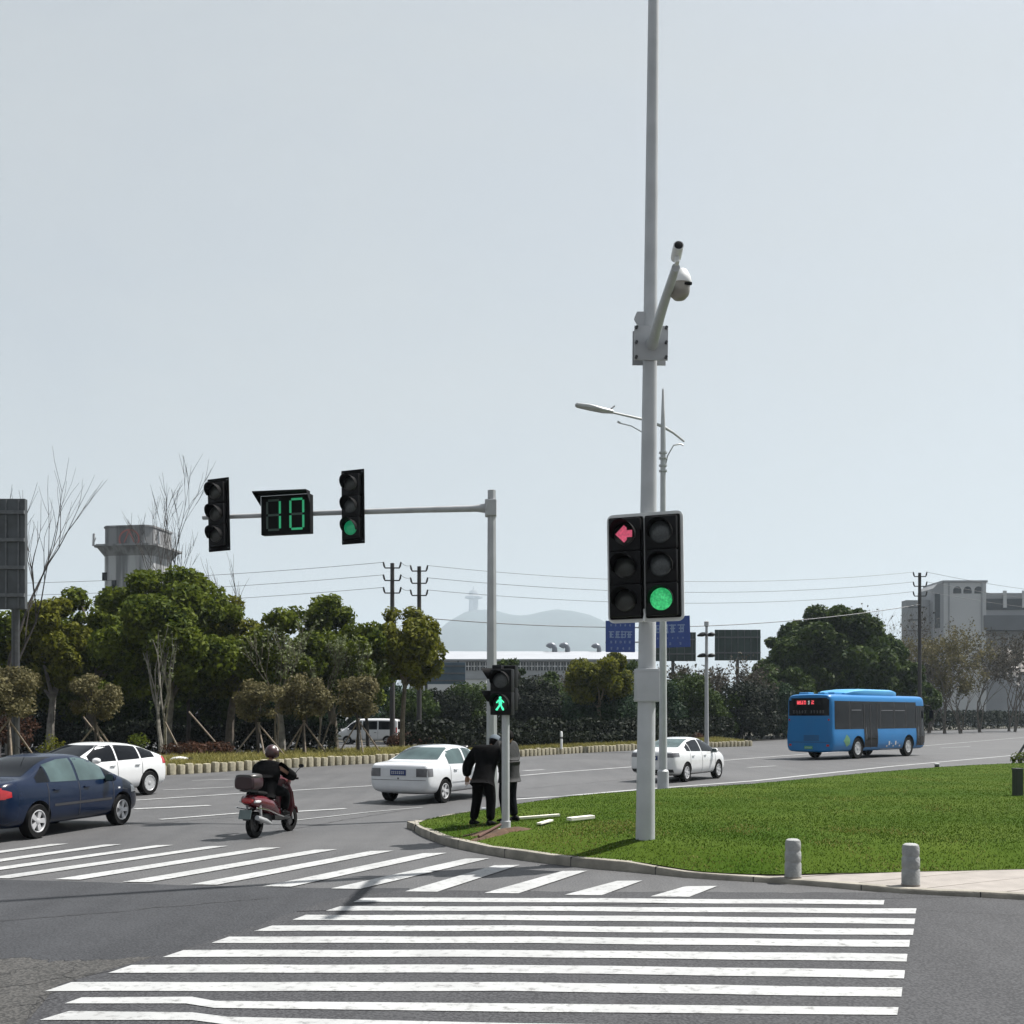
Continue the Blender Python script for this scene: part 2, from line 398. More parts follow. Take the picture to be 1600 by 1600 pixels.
# the two nearest, with the kink where the old and new paint do not meet
def ribbon(top, bot):
    for i in range(len(top) - 1): flat([G(*bot[i]), G(*bot[i + 1]), G(*top[i + 1]), G(*top[i])])
ribbon([(128, 1560.5), (300, 1559.5), (335, 1566), (800, 1570), (1404, 1576)], [(101, 1570), (290, 1570), (335, 1577), (800, 1583), (1402, 1588)])
ribbon([(108, 1582), (300, 1584), (355, 1591), (800, 1601), (1398, 1609)], [(62, 1596), (300, 1596), (360, 1604), (800, 1617), (1396, 1624)])
ribbon([(0, 1625), (1392, 1645)], [(-40, 1640), (1390, 1662)])
ribbon([(-80, 1665), (1384, 1688)], [(-130, 1682), (1380, 1708)])
def line(pix, wd=0.15):
    pts = [G(*p) for p in pix]
    L_, R_ = [], []
    for i, p in enumerate(pts):
        d = (pts[min(i + 1, len(pts) - 1)] - pts[max(i - 1, 0)]).normalized(); nrm = Vector((-d.y, d.x, 0)) * wd / 2
        L_.append(p + nrm); R_.append(p - nrm)
    for i in range(len(pts) - 1): flat([R_[i], R_[i + 1], L_[i + 1], L_[i]])
line([(796, 1250), (880, 1244.5), (995, 1234.5), (1179, 1220.5), (1391, 1198), (1600, 1179), (1800, 1165)], 0.22)
line([(817, 1212), (880, 1206.5), (983, 1199), (1130, 1188.5), (1226, 1181), (1438, 1166), (1597, 1152.5), (1720, 1145)], 0.2)
line([(650, 1226), (817, 1212)], 0.12)
line([(818, 1204.5), (850, 1203)], 0.3)
line([(1168, 1199.5), (1212, 1197)], 0.2); line([(1470, 1169), (1516, 1166.5)], 0.2)
line([(210, 1251), (365, 1241), (450, 1236), (585, 1228)], 0.16); line([(255, 1235), (365, 1230)], 0.14)
line([(210, 1264.5), (328, 1259)], 0.26); line([(250, 1281), (375, 1271)], 0.16); line([(455, 1269), (540, 1264)], 0.2)
line([(455, 1283), (580, 1269), (660, 1262)], 0.07)
line([(300, 1220), (420, 1216)], 0.12)
o = mk.build('road_markings', MATS['road_paint']); o['kind'] = 'structure'

# fine cracks and tar seams in the older asphalt
ck = MB(); cr_ = random.Random(12)
def crack(p0, p1, wd, wob, n=26):
    a, b_ = G(*p0), G(*p1); d = (b_ - a); nn = Vector((-d.y, d.x, 0)).normalized(); pts = []; off = 0
    for i in range(n + 1):
        off = off * .8 + cr_.uniform(-wob, wob); pts.append(a + d * (i / n) + nn * off * math.sin(math.pi * i / n))
    for i in range(n):
        w0, w1 = wd * cr_.uniform(.5, 1.3), wd * cr_.uniform(.5, 1.3); p, q = pts[i], pts[i + 1]
        ck.add([(p.x - nn.x * w0, p.y - nn.y * w0, .0095), (q.x - nn.x * w1, q.y - nn.y * w1, .0095), (q.x + nn.x * w1, q.y + nn.y * w1, .0095), (p.x + nn.x * w0, p.y + nn.y * w0, .0095)], [(0, 1, 2, 3)])
for c_ in (((0, 1545), (210, 1512), .006, .05), ((40, 1596), (120, 1508), .005, .06), ((0, 1578), (90, 1560), .005, .05), ((-20, 1527), (60, 1512), .005, .04), ((1120, 1405), (1600, 1432), .005, .02),
           ((430, 1300), (660, 1262), .012, .05), ((210, 1290), (380, 1276), .012, .05), ((820, 1233), (1000, 1216), .012, .06), ((0, 1440), (420, 1404), .008, .04)):
    crack(*c_)
o = ck.build('road_cracks', M('tar', (0.012, 0.012, 0.013), rough=.8), fix=False); o['kind'] = 'structure'

# traffic island: kerb line (road level) round the nose and along to the right
NEAR = [(648, 1291), (648, 1299), (660, 1307), (690, 1319), (716, 1326), (765, 1336), (825, 1345.5), (870, 1351), (926, 1357.5), (997, 1363.5), (1076, 1372),
        (1130, 1375.5), (1240, 1382), (1340, 1391), (1450, 1399.5), (1600, 1407)]
kn = [G(*p) for p in NEAR] + [Vector((12, 9.8, 0)), Vector((25, 3.6, 0))]
FAR = [(652, 1287), (665, 1280.5), (690, 1275), (725, 1269), (770, 1263), (880, 1252), (995, 1242), (1180, 1229.5), (1320, 1215), (1462, 1203), (1600, 1196)]
kf = [G(p[0], p[1], 0.12) for p in FAR] + [Vector((30, 52, 0)), Vector((60, 74, 0))]
for p in kf: p.z = 0
def smooth_line(pts, n):
    """Catmull-Rom resampled to n points evenly"""
    dense = []
    for i in range(len(pts) - 1):
        p0, p1, p2, p3 = pts[max(i - 1, 0)], pts[i], pts[i + 1], pts[min(i + 2, len(pts) - 1)]
        for k in range(20):
            t_ = k / 20
            dense.append(0.5 * ((2 * p1) + (p2 - p0) * t_ + (2 * p0 - 5 * p1 + 4 * p2 - p3) * t_ * t_ + (3 * p1 - p0 - 3 * p2 + p3) * t_ ** 3))
    dense.append(pts[-1])
    cum = [0]
    for a, b_ in zip(dense, dense[1:]): cum.append(cum[-1] + (b_ - a).length)
    out = []; j = 0
    for i in range(n):
        s_ = cum[-1] * i / (n - 1)
        while j < len(cum) - 2 and cum[j + 1] < s_: j += 1
        q = (s_ - cum[j]) / max(cum[j + 1] - cum[j], 1e-9)
        out.append(dense[j].lerp(dense[j + 1], q))
    return out
loop = smooth_line(list(reversed(kf)) + kn, 260)
# kerb: individual weathered stones merged as one kerb (one continuous strip)
kb = MB()
def kerb_k(p):
    """the kerb is lowered along the pavement"""
    return 1.0 - 0.5 * max(0.0, min(1.0, (p.x - 1.5) / 1.0)) if p.y < 20 else 1.0
def sweep(line_, w0, w1, h):
    """kerb profile, inner side to the left of the direction of travel"""
    rings = []
    for i, p in enumerate(line_):
        d = (line_[min(i + 1, len(line_) - 1)] - line_[max(i - 1, 0)]).normalized(); nn = Vector((-d.y, d.x, 0))
        hh = h * kerb_k(p) + 0.006 * math.sin(i * 1.7)
        rings.append([p + nn * w0 + Vector((0, 0, -0.02)), p + nn * w0 + Vector((0, 0, hh - 0.03)), p + nn * (w0 + 0.02) + Vector((0, 0, hh)),
                      p + nn * w1 + Vector((0, 0, hh)), p + nn * w1 + Vector((0, 0, -0.02))])
    return rings
kb.rings(sweep(loop, 0.0, 0.16, 0.13))
o = kb.build('kerb', MATS['kerb_stone'], smooth=True); o['kind'] = 'structure'
# joints between kerb stones
jn = MB()
for i in range(4, len(loop) - 4, 3):
    p = loop[i]; d = (loop[i + 1] - loop[i - 1]).normalized(); nn = Vector((-d.y, d.x, 0))
    if p.y > 60 or p.x > 20: continue
    T = Matrix(((d.x, nn.x, 0, p.x), (d.y, nn.y, 0, p.y), (0, 0, 1, 0), (0, 0, 0, 1)))
    jn.box((0, 0.078, 0.064 * kerb_k(p)), (0.012, 0.158, 0.137 * kerb_k(p)), T=T)
o = jn.build('kerb_joints', MATS['seam']); o['kind'] = 'structure'

# grass boundary on the near side
gn = [G(*p) for p in NEAR[:12]] + [G(1230, 1366.5, 0.09), G(1440, 1362, 0.09), G(1600, 1358.5, 0.09), Vector((14, 15.9, 0)), Vector((60, 24, 0))]
for p in gn: p.z = 0
nN, nF = 220, 60
ln = smooth_line([kn[0] + Vector((0.1, 0.15, 0))] + [p + Vector((0.05, 0.1, 0)) for p in gn[1:]], nN)
lf = smooth_line([kn[0] + Vector((0.1, 0.15, 0))] + [p + Vector((0.02, -0.06, 0)) for p in kf], nN)
# pair the two lines so that rows run roughly across the island
def sstep(a, b_, x):
    q = max(0, min(1, (x - a) / (b_ - a))); return q * q * (3 - 2 * q)
def island_h(x, d):
    """height of the lawn at distance d from its edge"""
    amp = 0.05 + 0.14 * sstep(-1.5, 1.8, x)
    return 0.125 - 0.04 * sstep(1.6, 2.6, x) * sstep(1.0, 0.0, d) + amp * sstep(0.0, 1.25, d)
gv, gfaces = [], []
GRID = []
for i in range(nN):
    row = []
    for j in range(nF):
        v_ = j / (nF - 1)
        v2 = v_ ** 1.25
        a, b_ = ln[i], lf[i]; wlen = (b_ - a).length
        p = a.lerp(b_, v2)
        d = min(v2, 1 - v2) * wlen
        h = island_h(p.x, d) + 0.012 * mnoise.noise(Vector((p.x * 0.9, p.y * 0.9, 0))) + (0.006 * mnoise.noise(Vector((p.x * 4, p.y * 4, 1))) if d > 0.1 else 0)
        row.append(len(gv)); gv.append((p.x, p.y, h))
    GRID.append(row)
for i in range(nN - 1):
    for j in range(nF - 1):
        gfaces.append((GRID[i][j], GRID[i + 1][j], GRID[i + 1][j + 1], GRID[i][j + 1]))
m = M('lawn_ground', (0.028, 0.056, 0.004), rough=0.95, scale=0.45, spec=0.05, col2=(0.052, 0.078, 0.010), bump=0.3, bscale=30, detail=6)
o = link_np('lawn', np.array(gv), np.array(gfaces), m, smooth=True); o['kind'] = 'structure'
LAWN = BVHTree.FromPolygons([Vector(v) for v in gv], gfaces)
def lawn_z(x, y):
    h = LAWN.ray_cast(Vector((x, y, 5)), Vector((0, 0, -1)))
    return h[0].z if h[0] else 0.13
def on_lawn(px, py):
    """lawn point seen at a pixel (walks the view ray)"""
    d = Vector(((px - 800) / F_PX, 1, (HOR - py) / F_PX))
    h = LAWN.ray_cast(Vector((0, 0, CAM_H)), d.normalized())
    return h[0].copy() if h[0] else G(px, py, 0.15)

# pavement between kerb and lawn
o_ = [p for p in loop if p.y < 15.2 and p.x > 2.3]
inner = [p + Vector((0, 0.02, 0)) for p in ln if p.x > 2.3 and p.y < 30]
sw = MB()
A_ = smooth_line([p + Vector((0.03, 0.13, 0)) for p in o_], 60); B_ = smooth_line(inner, 60)
sw.add([(p.x, p.y, 0.056) for p in A_] + [(p.x, p.y + 0.1, 0.082) for p in B_], [(i, i + 1, 61 + i, 60 + i) for i in range(59)])
o = sw.build('pavement', MATS['pave']); o['kind'] = 'structure'
pj = MB()
for i in range(2, 58, 2):
    a, b_ = A_[i], B_[min(59, i)]
    d = (b_ - a); L = d.length
    if L < 0.15: continue
    a0 = math.atan2(d.y, d.x); pj.box((L / 2, 0, 0.0), (L, 0.012, 0.004), T=TR(a.x, a.y, 0.0578) @ RZ(a0) @ TR(0, 0, 0) @ RY(-0.02 / max(L, .3)))
o = pj.build('pavement_joints', M('joint', (0.22, 0.2, 0.18), rough=0.9)); o['kind'] = 'structure'

# grass blades (uncountable)
rng = np.random.default_rng(5)
def blades(n, hmin, hmax, wid, sampler, name, mat):
    pts = sampler(n); n = len(pts)
    ang = rng.uniform(0, 2 * np.pi, n); h = rng.uniform(hmin, hmax, n); lean = rng.normal(0, 0.55, (n, 2)) * h[:, None]
    dx = np.stack([np.cos(ang), np.sin(ang), np.zeros(n)], 1) * (wid * rng.uniform(.6, 1.4, n))[:, None]
    tip = pts + np.stack([lean[:, 0], lean[:, 1], h], 1)
    V = np.empty((n * 3, 3)); V[0::3] = pts - dx; V[1::3] = pts + dx; V[2::3] = tip
    return link_np(name, V, np.arange(n * 3).reshape(-1, 3), mat, n=3)
GV = np.array(gv).reshape(nN, nF, 3)
def lawn_sampler(n):
    quads = np.array([[GV[i, j], GV[i + 1, j], GV[i + 1, j + 1], GV[i, j + 1]] for i in range(nN - 1) for j in range(nF - 1)])
    c = quads.mean(1)
    area = np.linalg.norm(np.cross(quads[:, 2] - quads[:, 0], quads[:, 3] - quads[:, 1]), axis=1) / 2
    wgt = area * np.clip(17 / c[:, 1], 0.15, 1.2) ** 1.6 * (np.abs(c[:, 0] / c[:, 1]) < 0.75)
    # thin the lawn in worn patches near the signal posts and the kerb
    bare = np.array([1 - 0.75 * sstep(1.1, 0.2, math.hypot(x + 0.15, (y - 18.2) * 0.7)) - 0.35 * sstep(0.15, 0.5, mnoise.noise(Vector((x * 0.7, y * 0.5, 3)))) for x, y, z in c])
    wgt = wgt * np.clip(bare, 0.1, 1)
    k = rng.choice(len(quads), n, p=wgt / wgt.sum())
    u, v_ = rng.random((n, 1)), rng.random((n, 1)); q = quads[k]
    return q[:, 0] * (1 - u) * (1 - v_) + q[:, 1] * u * (1 - v_) + q[:, 2] * u * v_ + q[:, 3] * (1 - u) * v_
leaf_mat('grass_blade', (0.015, 0.040, 0.002), (0.062, 0.098, 0.010), 0.35, 0.05, 0.30, 0.55)
o = blades(240000, 0.008, 0.030, 0.006, lawn_sampler, 'grass', MATS['grass_blade'])
tag(o, 'short green grass covering the traffic island', 'grass', kind='stuff')
leaf_mat('dry_grass_blade', (0.10, 0.095, 0.02), (0.27, 0.23, 0.085), 0.3)
def dry_sampler(n):
    p = lawn_sampler(n)
    keep = np.array([mnoise.noise(Vector((x * .9, y * .6, 7))) * .7 + .5 * math.exp(-((x - .9) ** 2 + ((y - 17.6) * .8) ** 2) / 3.0) + .25 * math.exp(-((x - 3.2) ** 2 + ((y - 15) * 1.2) ** 2) / 6.0) + rng.normal() * .12 > .38 for x, y, z in p])
    return p[keep]
o = blades(130000, 0.010, 0.035, 0.007, dry_sampler, 'dry_grass', MATS['dry_grass_blade'])
tag(o, 'patches of dry yellow grass in the lawn around the signal posts', 'grass', kind='stuff')

# bare earth round the pedestrian signal post
dm = MB(); cdirt = on_lawn(778, 1301)
ring = []
for k in range(40):
    a = 2 * math.pi * k / 40; rr_ = 0.50 + 0.16 * math.sin(3 * a + 1) + 0.12 * math.sin(5 * a) + random.uniform(-.06, .06)
    ring.append((cdirt.x + math.cos(a) * rr_ * 0.95 - 0.1, cdirt.y + math.sin(a) * rr_ * 0.9))
cx_, cy_ = cdirt.x, cdirt.y
vs = [(cx_, cy_, lawn_z(cx_, cy_) + 0.05)] + [(cx_ + (x - cx_) * .55, cy_ + (y - cy_) * .55, lawn_z(x, y) + 0.045) for x, y in ring] + [(x, y, lawn_z(x, y) - 0.01) for x, y in ring]
fs = [(0, 1 + k, 1 + (k + 1) % 40) for k in range(40)] + [(1 + k, 41 + k, 41 + (k + 1) % 40, 1 + (k + 1) % 40) for k in range(40)]
o = dm.add(vs, fs).build('bare_earth', MATS['dirt'], smooth='all'); o['kind'] = 'structure'

# planted median behind its stone edging
EDGE = [G(*p) for p in [(-160, 1236), (0, 1226), (150, 1217), (262, 1211), (360, 1205), (450, 1200), (550, 1194.5), (640, 1190), (720, 1186.5), (800, 1183), (900, 1177), (1000, 1172), (1090, 1168.5), (1172, 1166)]]
el = smooth_line(EDGE, 150)
back = [Vector((p.x - 11 * 0.3, p.y + 13 + 0.0 * i, 0)) for i, p in enumerate(el)]
bd = MB()
q0 = [(p.x - 0.08, p.y + 0.16, 0.02) for p in el]; q1 = [(p.x - 0.1, p.y + 0.3, 0.34) for p in el]; q2 = [(p.x - 1.2, p.y + 5, 0.5) for p in el]; q3 = [(p.x, p.y, 0.3) for p in back]; q4 = [(p.x, p.y + .3, -0.02) for p in back]
n_ = len(el)
for a_ in (q0, q1, q2, q3, q4): pass
bd.add(q0 + q1 + q2 + q3 + q4, [(k * n_ + i, k * n_ + i + 1, (k + 1) * n_ + i + 1, (k + 1) * n_ + i) for k in range(4) for i in range(n_ - 1)])
o = bd.build('planted_bed', MATS['dry_grass_ground'], smooth=True); o['kind'] = 'structure'
# far verge beyond the road on the right
fv = [(19, 99), (40, 130), (61, 166), (93, 204), (170, 262), (150, 330), (0, 240), (-10, 140)]
sheet('verge', fv, 0.02, MATS['soil'])

# distant hills
HS = 5400.0 / 2750.0          # the ridge stands 5.4 km away
def hill_h(x, y):
    return HS * hill_0(x / HS, y / HS)
def hill_0(x, y):
    d = y - 2750
    r_ = 272 / (1 + math.exp(-(x + 262) / 34)) / (1 + math.exp((x - 318) / 42)) - 14 * math.exp(-((x - 20) / 60) ** 2) - 40 * math.exp(-((x + 215) / 70) ** 2)
    n_ = 7 * mnoise.noise(Vector((x / 120, y / 120, 0))) + 3 * mnoise.noise(Vector((x / 30, y / 30, 2)))
    return max(-2, (r_ + n_) * math.exp(-(d / 380) ** 2) - 6)
HX = np.linspace(-900 * HS, 900 * HS, 120); HY = np.linspace(1900 * HS, 3500 * HS, 40)
hv = [(x, y, hill_h(x, y)) for y in HY for x in HX]
hf = [(j * 120 + i, j * 120 + i + 1, (j + 1) * 120 + i + 1, (j + 1) * 120 + i) for j in range(39) for i in range(119)]
o = link_np('hills', np.array(hv), np.array(hf), M('hill_wood', (0.022, 0.036, 0.03), rough=0.95, var=0.4, scale=0.02), smooth=True); o['kind'] = 'structure'
# ================================================================== SIGNALS AND STREET FURNITURE
def visor_mb(r=0.165, L=0.26, a0=-20, a1=200, y0=-0.0, th=0.008):
    mb = MB(); n = 22; ins, outs = [], []
    V = []
    for k in range(n + 1):
        a = R(a0 + (a1 - a0) * k / n); s_ = (math.sin(a) + 0.35) / 1.35
        ln_ = L * (0.35 + 0.65 * max(0, s_))
        for rr_, yy in ((r, y0), (r * 1.04, y0 - ln_), (r * 1.04 - th, y0 - ln_), (r - th, y0)):
            V.append((rr_ * math.cos(a), yy, rr_ * math.sin(a)))
    F = []
    for k in range(n):
        for q in range(4):
            F.append((k * 4 + q, k * 4 + (q + 1) % 4, (k + 1) * 4 + (q + 1) % 4, (k + 1) * 4 + q))
    F += [(0, 1, 2, 3), tuple(n * 4 + q for q in (3, 2, 1, 0))]
    return mb.add(V, F)
def lens_mb(r=0.145, bulge=0.03):
    mb = MB()
    prof = [(r, 0.0), (r, 0.012), (r * 0.8, 0.012 + bulge * .45), (r * 0.5, 0.012 + bulge * .8), (r * 0.2, 0.012 + bulge)]
    return mb.lathe(prof, 28, T=RX(R(90)))
def signal_column(root, cx, w=0.40, h=1.35, lens=('lens_off',) * 3, dep=0.2, vis=0.26, r=0.145, z0=0.0):
    sec = h / 3
    hb = MB()
    for k in range(3):
        hb.box((cx, dep / 2 - 0.02, z0 + sec * (k + .5)), (w, dep, sec - 0.012), bev=0.025)
    hb.box((cx, dep / 2, z0 + h / 2), (w * 0.9, dep * 0.8, h * 0.97))
    hb.build('housing', MATS['black_plastic'], root, smooth=True)
    for k in range(3):
        zc = z0 + sec * (2.5 - k)
        l = lens_mb(r).build('lens', MATS[lens[k]], root, smooth='all'); l.location = (cx, -0.022, zc)
        if lens[k].startswith('glow'): l['label'] = 'lit green lens'
        v = visor_mb(r + 0.018, vis).build('visor', MATS['black_matt'], root, smooth=True); v.location = (cx, -0.02, zc)

# --- tall pole with the double head nearest to us
pb = Vector((1.945, 16.2, 0)); pb.z = lawn_z(pb.x, pb.y) - 0.03; KU = 7.52 - pb.z - 7.02; KB = 2.56 - pb.z - 2.535
lean = math.atan(13 / 1315)
tp = thing('signal_pole', 'tall white tapering pole carrying the double traffic light, rooted in the lawn', 'pole', pb, rot=(0, lean, 0))
MB().lathe([(0.142, 0), (0.135, 0.6), (0.118, 5), (0.098, 8), (0.078, 12), (0.055, 17.5), (0.02, 17.55)], 32).build('shaft', MATS['white_pole'], tp, smooth=True)
cb = MB().lathe([(0.19, 2.29), (0.19, 2.78)], 6, T=RZ(R(12))); cb.box((0, 0, 2.30), (0.40, 0.36, 0.03)); cb.box((0, 0, 2.765), (0.40, 0.36, 0.03))
cb = MB().box((0, -0.0, 2.535), (0.335, 0.33, 0.48), bev=0.012)
for dz in (2.33, 2.735): cb.box((0, 0, dz), (0.345, 0.34, 0.018))
cb.box((0.176, -0.05, 2.54), (0.02, 0.12, 0.14)).box((0.178, 0.06, 2.47), (0.02, 0.04, 0.03))
cb.build('terminal_box', MATS['white_pole'], tp, smooth=True).location.z = KB
fl = MB().box((0, -0.115, 7.02), (0.49, 0.028, 0.50), bev=0.006).box((0, 0.115, 7.02), (0.49, 0.028, 0.50), bev=0.006)
fl.build('mounting_plate', MATS['grey_pole'], tp).location.z = KU
for sx in (-1, 1):
    for dz in (-.215, 0, .215):
        MB().lathe([(0.022, 0), (0.022, 0.05)], 8, T=TR(sx * .215, -.13, 7.02 + dz) @ RX(R(90))).build('bolt', MATS['dark_metal'], tp).location.z = KU
# horizontal bracket arm that reaches toward the viewer
MB().tube([(0.02, -0.10, 7.0), (0.02, -.25, 7.03), (0.0, -1.2, 7.07), (-.03, -2.75, 7.05)], [0.10, 0.08, 0.068, 0.05], 18).build('bracket_arm', MATS['white_pole'], tp, smooth=True).location.z = KU
MB().prism([(-0.055, 7.5), (-0.2, 7.5), (-0.235, 7.42), (-0.17, 7.3), (-0.08, 7.25)], -.05, .05, T=RX(R(90)) @ TR(0, 0, 0)).build('side_bracket', MATS['grey_pole'], tp).location.z = KU
def pole_pt(x, y, z):
    return tp.matrix_basis @ Vector((x, y, z))
# cameras on the arm
q = pole_pt(0.135, -1.95, 7.19 + KU)
dc = thing('dome_camera', 'white dome security camera slung beside the bracket arm of the tall pole', 'camera', q)
MB().lathe([(0.05, 0.16), (0.10, 0.14), (0.14, 0.06), (0.155, -0.02), (0.150, -0.035)], 24).build('shade', MATS['white_board'], dc, smooth=True)
MB().lathe([(0.135, -0.035), (0.13, -0.13), (0.115, -0.18), (0.07, -0.225), (0.02, -0.24)], 24).build('dome', M('dome_cream', (0.26, 0.245, 0.215), rough=0.4), dc, smooth=True)
MB().box((0.09, -0.11, -0.065), (0.1, 0.03, 0.03)).build('slot', MATS['black_matt'], dc)
MB().tube([(0, 0, 0.15), (-.12, 0, -.06)], 0.03).build('bracket', MATS['white_pole'], dc)
q = pole_pt(-.03, -2.72, 7.165 + KU)
bc = thing('bullet_camera', 'small white bullet camera with black round lens at the tip of the bracket arm', 'camera', q, rot=(R(-14), 0, 0))
MB().lathe([(0.058, 0.25), (0.064, 0.2), (0.064, 0.03), (0.06, 0.01)], 20, T=RX(R(90))).build('housing', MATS['white_board'], bc, smooth=True)
MB().lathe([(0.052, 0.0), (0.05, 0.012), (0.02, 0.014)], 20, T=TR(0, -0.25, 0) @ RX(R(90)) ).build('lens', MATS['black_plastic'], bc, smooth=True)
MB().lathe([(0.062, 0.0), (0.062, 0.012)], 20, T=TR(0, -.2545, 0) @ RX(R(-90))).build('rim', MATS['white_board'], bc)
MB().box((0, -0.10, -0.09), (0.05, 0.08, 0.1), bev=.01).build('foot', MATS['white_board'], bc)

# double head
hd = thing('traffic_light', 'large double traffic light on white backboard with red arrow and green disc', 'traffic light', pole_pt(-0.085, -0.30, 3.465 - pb.z), rot=(R(1), R(-0.6), R(-20)))
W2, H2 = 1.12, 1.575
pts = []
for (cx, cy, a0) in ((W2 / 2 - .09, H2 - .09, 0), (-W2 / 2 + .09, H2 - .09, 90), (-W2 / 2 + .09, .09, 180), (W2 / 2 - .09, .09, 270)):
    for k in range(6):
        a = R(a0 + 90 * k / 5); pts.append((cx + .09 * math.cos(a), cy + .09 * math.sin(a)))
MB().prism(pts, -0.02, 0.006, T=TR(0, 0.13, 0) @ RX(R(90))).build('backboard', MATS['white_board'], hd)
bk = MB()
for (sx) in (-1, 1):
    bk.box((sx * 0.268, 0.09, H2 / 2), (0.515, 0.05, H2 - 0.10), bev=0.03)
bk.build('faceplate', MATS['black_matt'], hd, smooth=True)
signal_column(hd, -0.262, 0.46, 1.43, ('lens_dark', 'lens_dark', 'lens_dark'), dep=0.11, vis=0.32, r=0.155, z0=0.07)
signal_column(hd, 0.262, 0.46, 1.43, ('lens_off', 'lens_off', 'glow_green'), dep=0.11, vis=0.20, r=0.16, z0=0.07)
ar = MB(); zc = 0.07 + 1.43 / 3 * 2.5
ar.add([(-.125, -.072, zc), (.005, -.072, zc - .125), (.045, -.072, zc - .085), (.045, -.072, zc + .085), (.005, -.072, zc + .125)], [(0, 1, 2, 3, 4)])
ar.add([(.04, -.0721, zc - .05), (.125, -.0721, zc - .05), (.125, -.0721, zc + .05), (.04, -.0721, zc + .05)], [(0, 1, 2, 3)])
a_ = ar.build('arrow', MATS['glow_red'], hd); a_.location = (-0.262, 0, 0); a_['label'] = 'lit red left-turn arrow'
for zz_ in (1.1, .3): MB().box((0, 0.20, zz_), (0.3, 0.12, 0.06)).build('clamp', MATS['grey_pole'], hd)
MB().tube([(-0.0, -.02, 0.0), (0.01, .02, .1), (-.005, 0.05, .18)], 0.018, 6).build('cable', MATS['white_board'], hd)

# --- mast with horizontal arm
mb_ = Vector((-0.42, 23.0, 0)); mb_.z = lawn_z(mb_.x, mb_.y) - .02
gm = thing('signal_mast', 'grey octagonal mast with a long horizontal arm over the road', 'mast', mb_)
MB().lathe([(0.125, 0), (0.115, 2), (0.09, 6.62), (0.02, 6.64)], 8, T=RZ(R(22.5))).build('shaft', MATS['grey_pole'], gm, smooth=False)
zA = 6.25
MB().tube([(-0.12, 0, zA), (-1.5, .17, zA + .0), (-3.5, .41, zA - .02), (-6.2, .75, zA - .06)], [0.072, 0.064, 0.056, 0.048], 12).build('arm', MATS['grey_pole'], gm, smooth=True)
MB().lathe([(0.055, 0.32), (0.10, 0.02), (0.15, 0.0), (0.15, -0.03)], 16, T=TR(-.12, 0, zA) @ RY(R(-90))).build('flange', MATS['grey_pole'], gm, smooth=True)
cl = MB().box((-.02, 0, zA), (0.24, 0.26, 0.34), bev=.02)
cl.build('collar', MATS['grey_pole'], gm)
MB().box((0, 0, 0.015), (0.42, 0.42, 0.03)).build('base_plate', MATS['grey_pole'], gm)
def arm_y(x): return 23.0 + 0.7 * (-(x + 0.42)) / 5.8
for (x0, zc_, lit, lab, tilt) in ((-3.35, 6.49, ('lens_dark', 'lens_off', 'glow_green_far'), 'black three-lamp traffic light on the mast arm with its green lamp lit', 0.6),
                            (-6.24, 6.39, ('lens_dark', 'lens_dark', 'lens_dark'), 'unlit black three-lamp traffic light at the outer end of the mast arm', 1.4)):
    h = thing('traffic_light', lab, 'traffic light', (x0, arm_y(x0) - 0.24, zc_ - 0.76), rot=(0, R(-tilt), R(-22)), group='traffic lights on the mast arm')
    MB().box((0, 0.09, .76), (0.54, 0.03, 1.55), bev=0.01).build('backboard', MATS['black_matt'], h)
    signal_column(h, 0, 0.40, 1.36, lit, dep=0.12, vis=0.25, r=0.15, z0=0.08)
    MB().box((0, 0.16, 0.80), (0.12, 0.12, 0.10)).build('clamp', MATS['grey_pole'], h)
    for sx in (-.24, .24):
        for zz in (.04, 1.48): MB().box((sx, 0.073, zz), (0.06, 0.006, 0.02)).build('reflector', MATS['lens_off'], h)
# countdown timer
ct = thing('countdown_timer', 'black countdown display reading 10 in green between two mast lights', 'timer', (-4.74, arm_y(-4.74) - 0.26, 5.93), rot=(0, R(-.4), R(-14)))
MB().box((0, 0.06, 0.41), (1.12, 0.16, 0.82), bev=0.012).build('case', MATS['black_matt'], ct)
MB().add([(-.56, -.02, .82), (.56, -.02, .82), (.56, -.24, .87), (-.60, -.34, .87), (-.56, -.02, .87), (.56, -.02, .87), (.56, -.24, .845), (-.60, -.34, .845), (-.56, -.02, .60), (.56, -.02, .62)],
         [(4, 5, 2, 3), (0, 1, 6, 7), (3, 2, 6, 7), (0, 8, 3), (0, 7, 8), (8, 7, 3), (1, 9, 2), (4, 0, 3), (5, 2, 1)]).build('hood', MATS['black_plastic'], ct)
SEG = {'a': (0, .62, 0), 'd': (0, .0, 0), 'g': (0, .31, 0), 'b': (.145, .465, 1), 'c': (.145, .155, 1), 'f': (-.145, .465, 1), 'e': (-.145, .155, 1)}
for (cx, on) in ((-.27, 'bc'), (.26, 'abcdef')):
    for k_, (dx, dz, vert) in SEG.items():
        b_ = MB().box((cx + dx, -0.024, .10 + dz), (0.045, 0.012, 0.26) if vert else (0.25, 0.012, 0.045), bev=.006)
        b_.build('segment', MATS['seg_on' if k_ in on else 'seg_off'], ct)
MB().box((0, 0.18, 0.46), (0.5, 0.1, 0.08)).build('clamp', MATS['grey_pole'], ct)

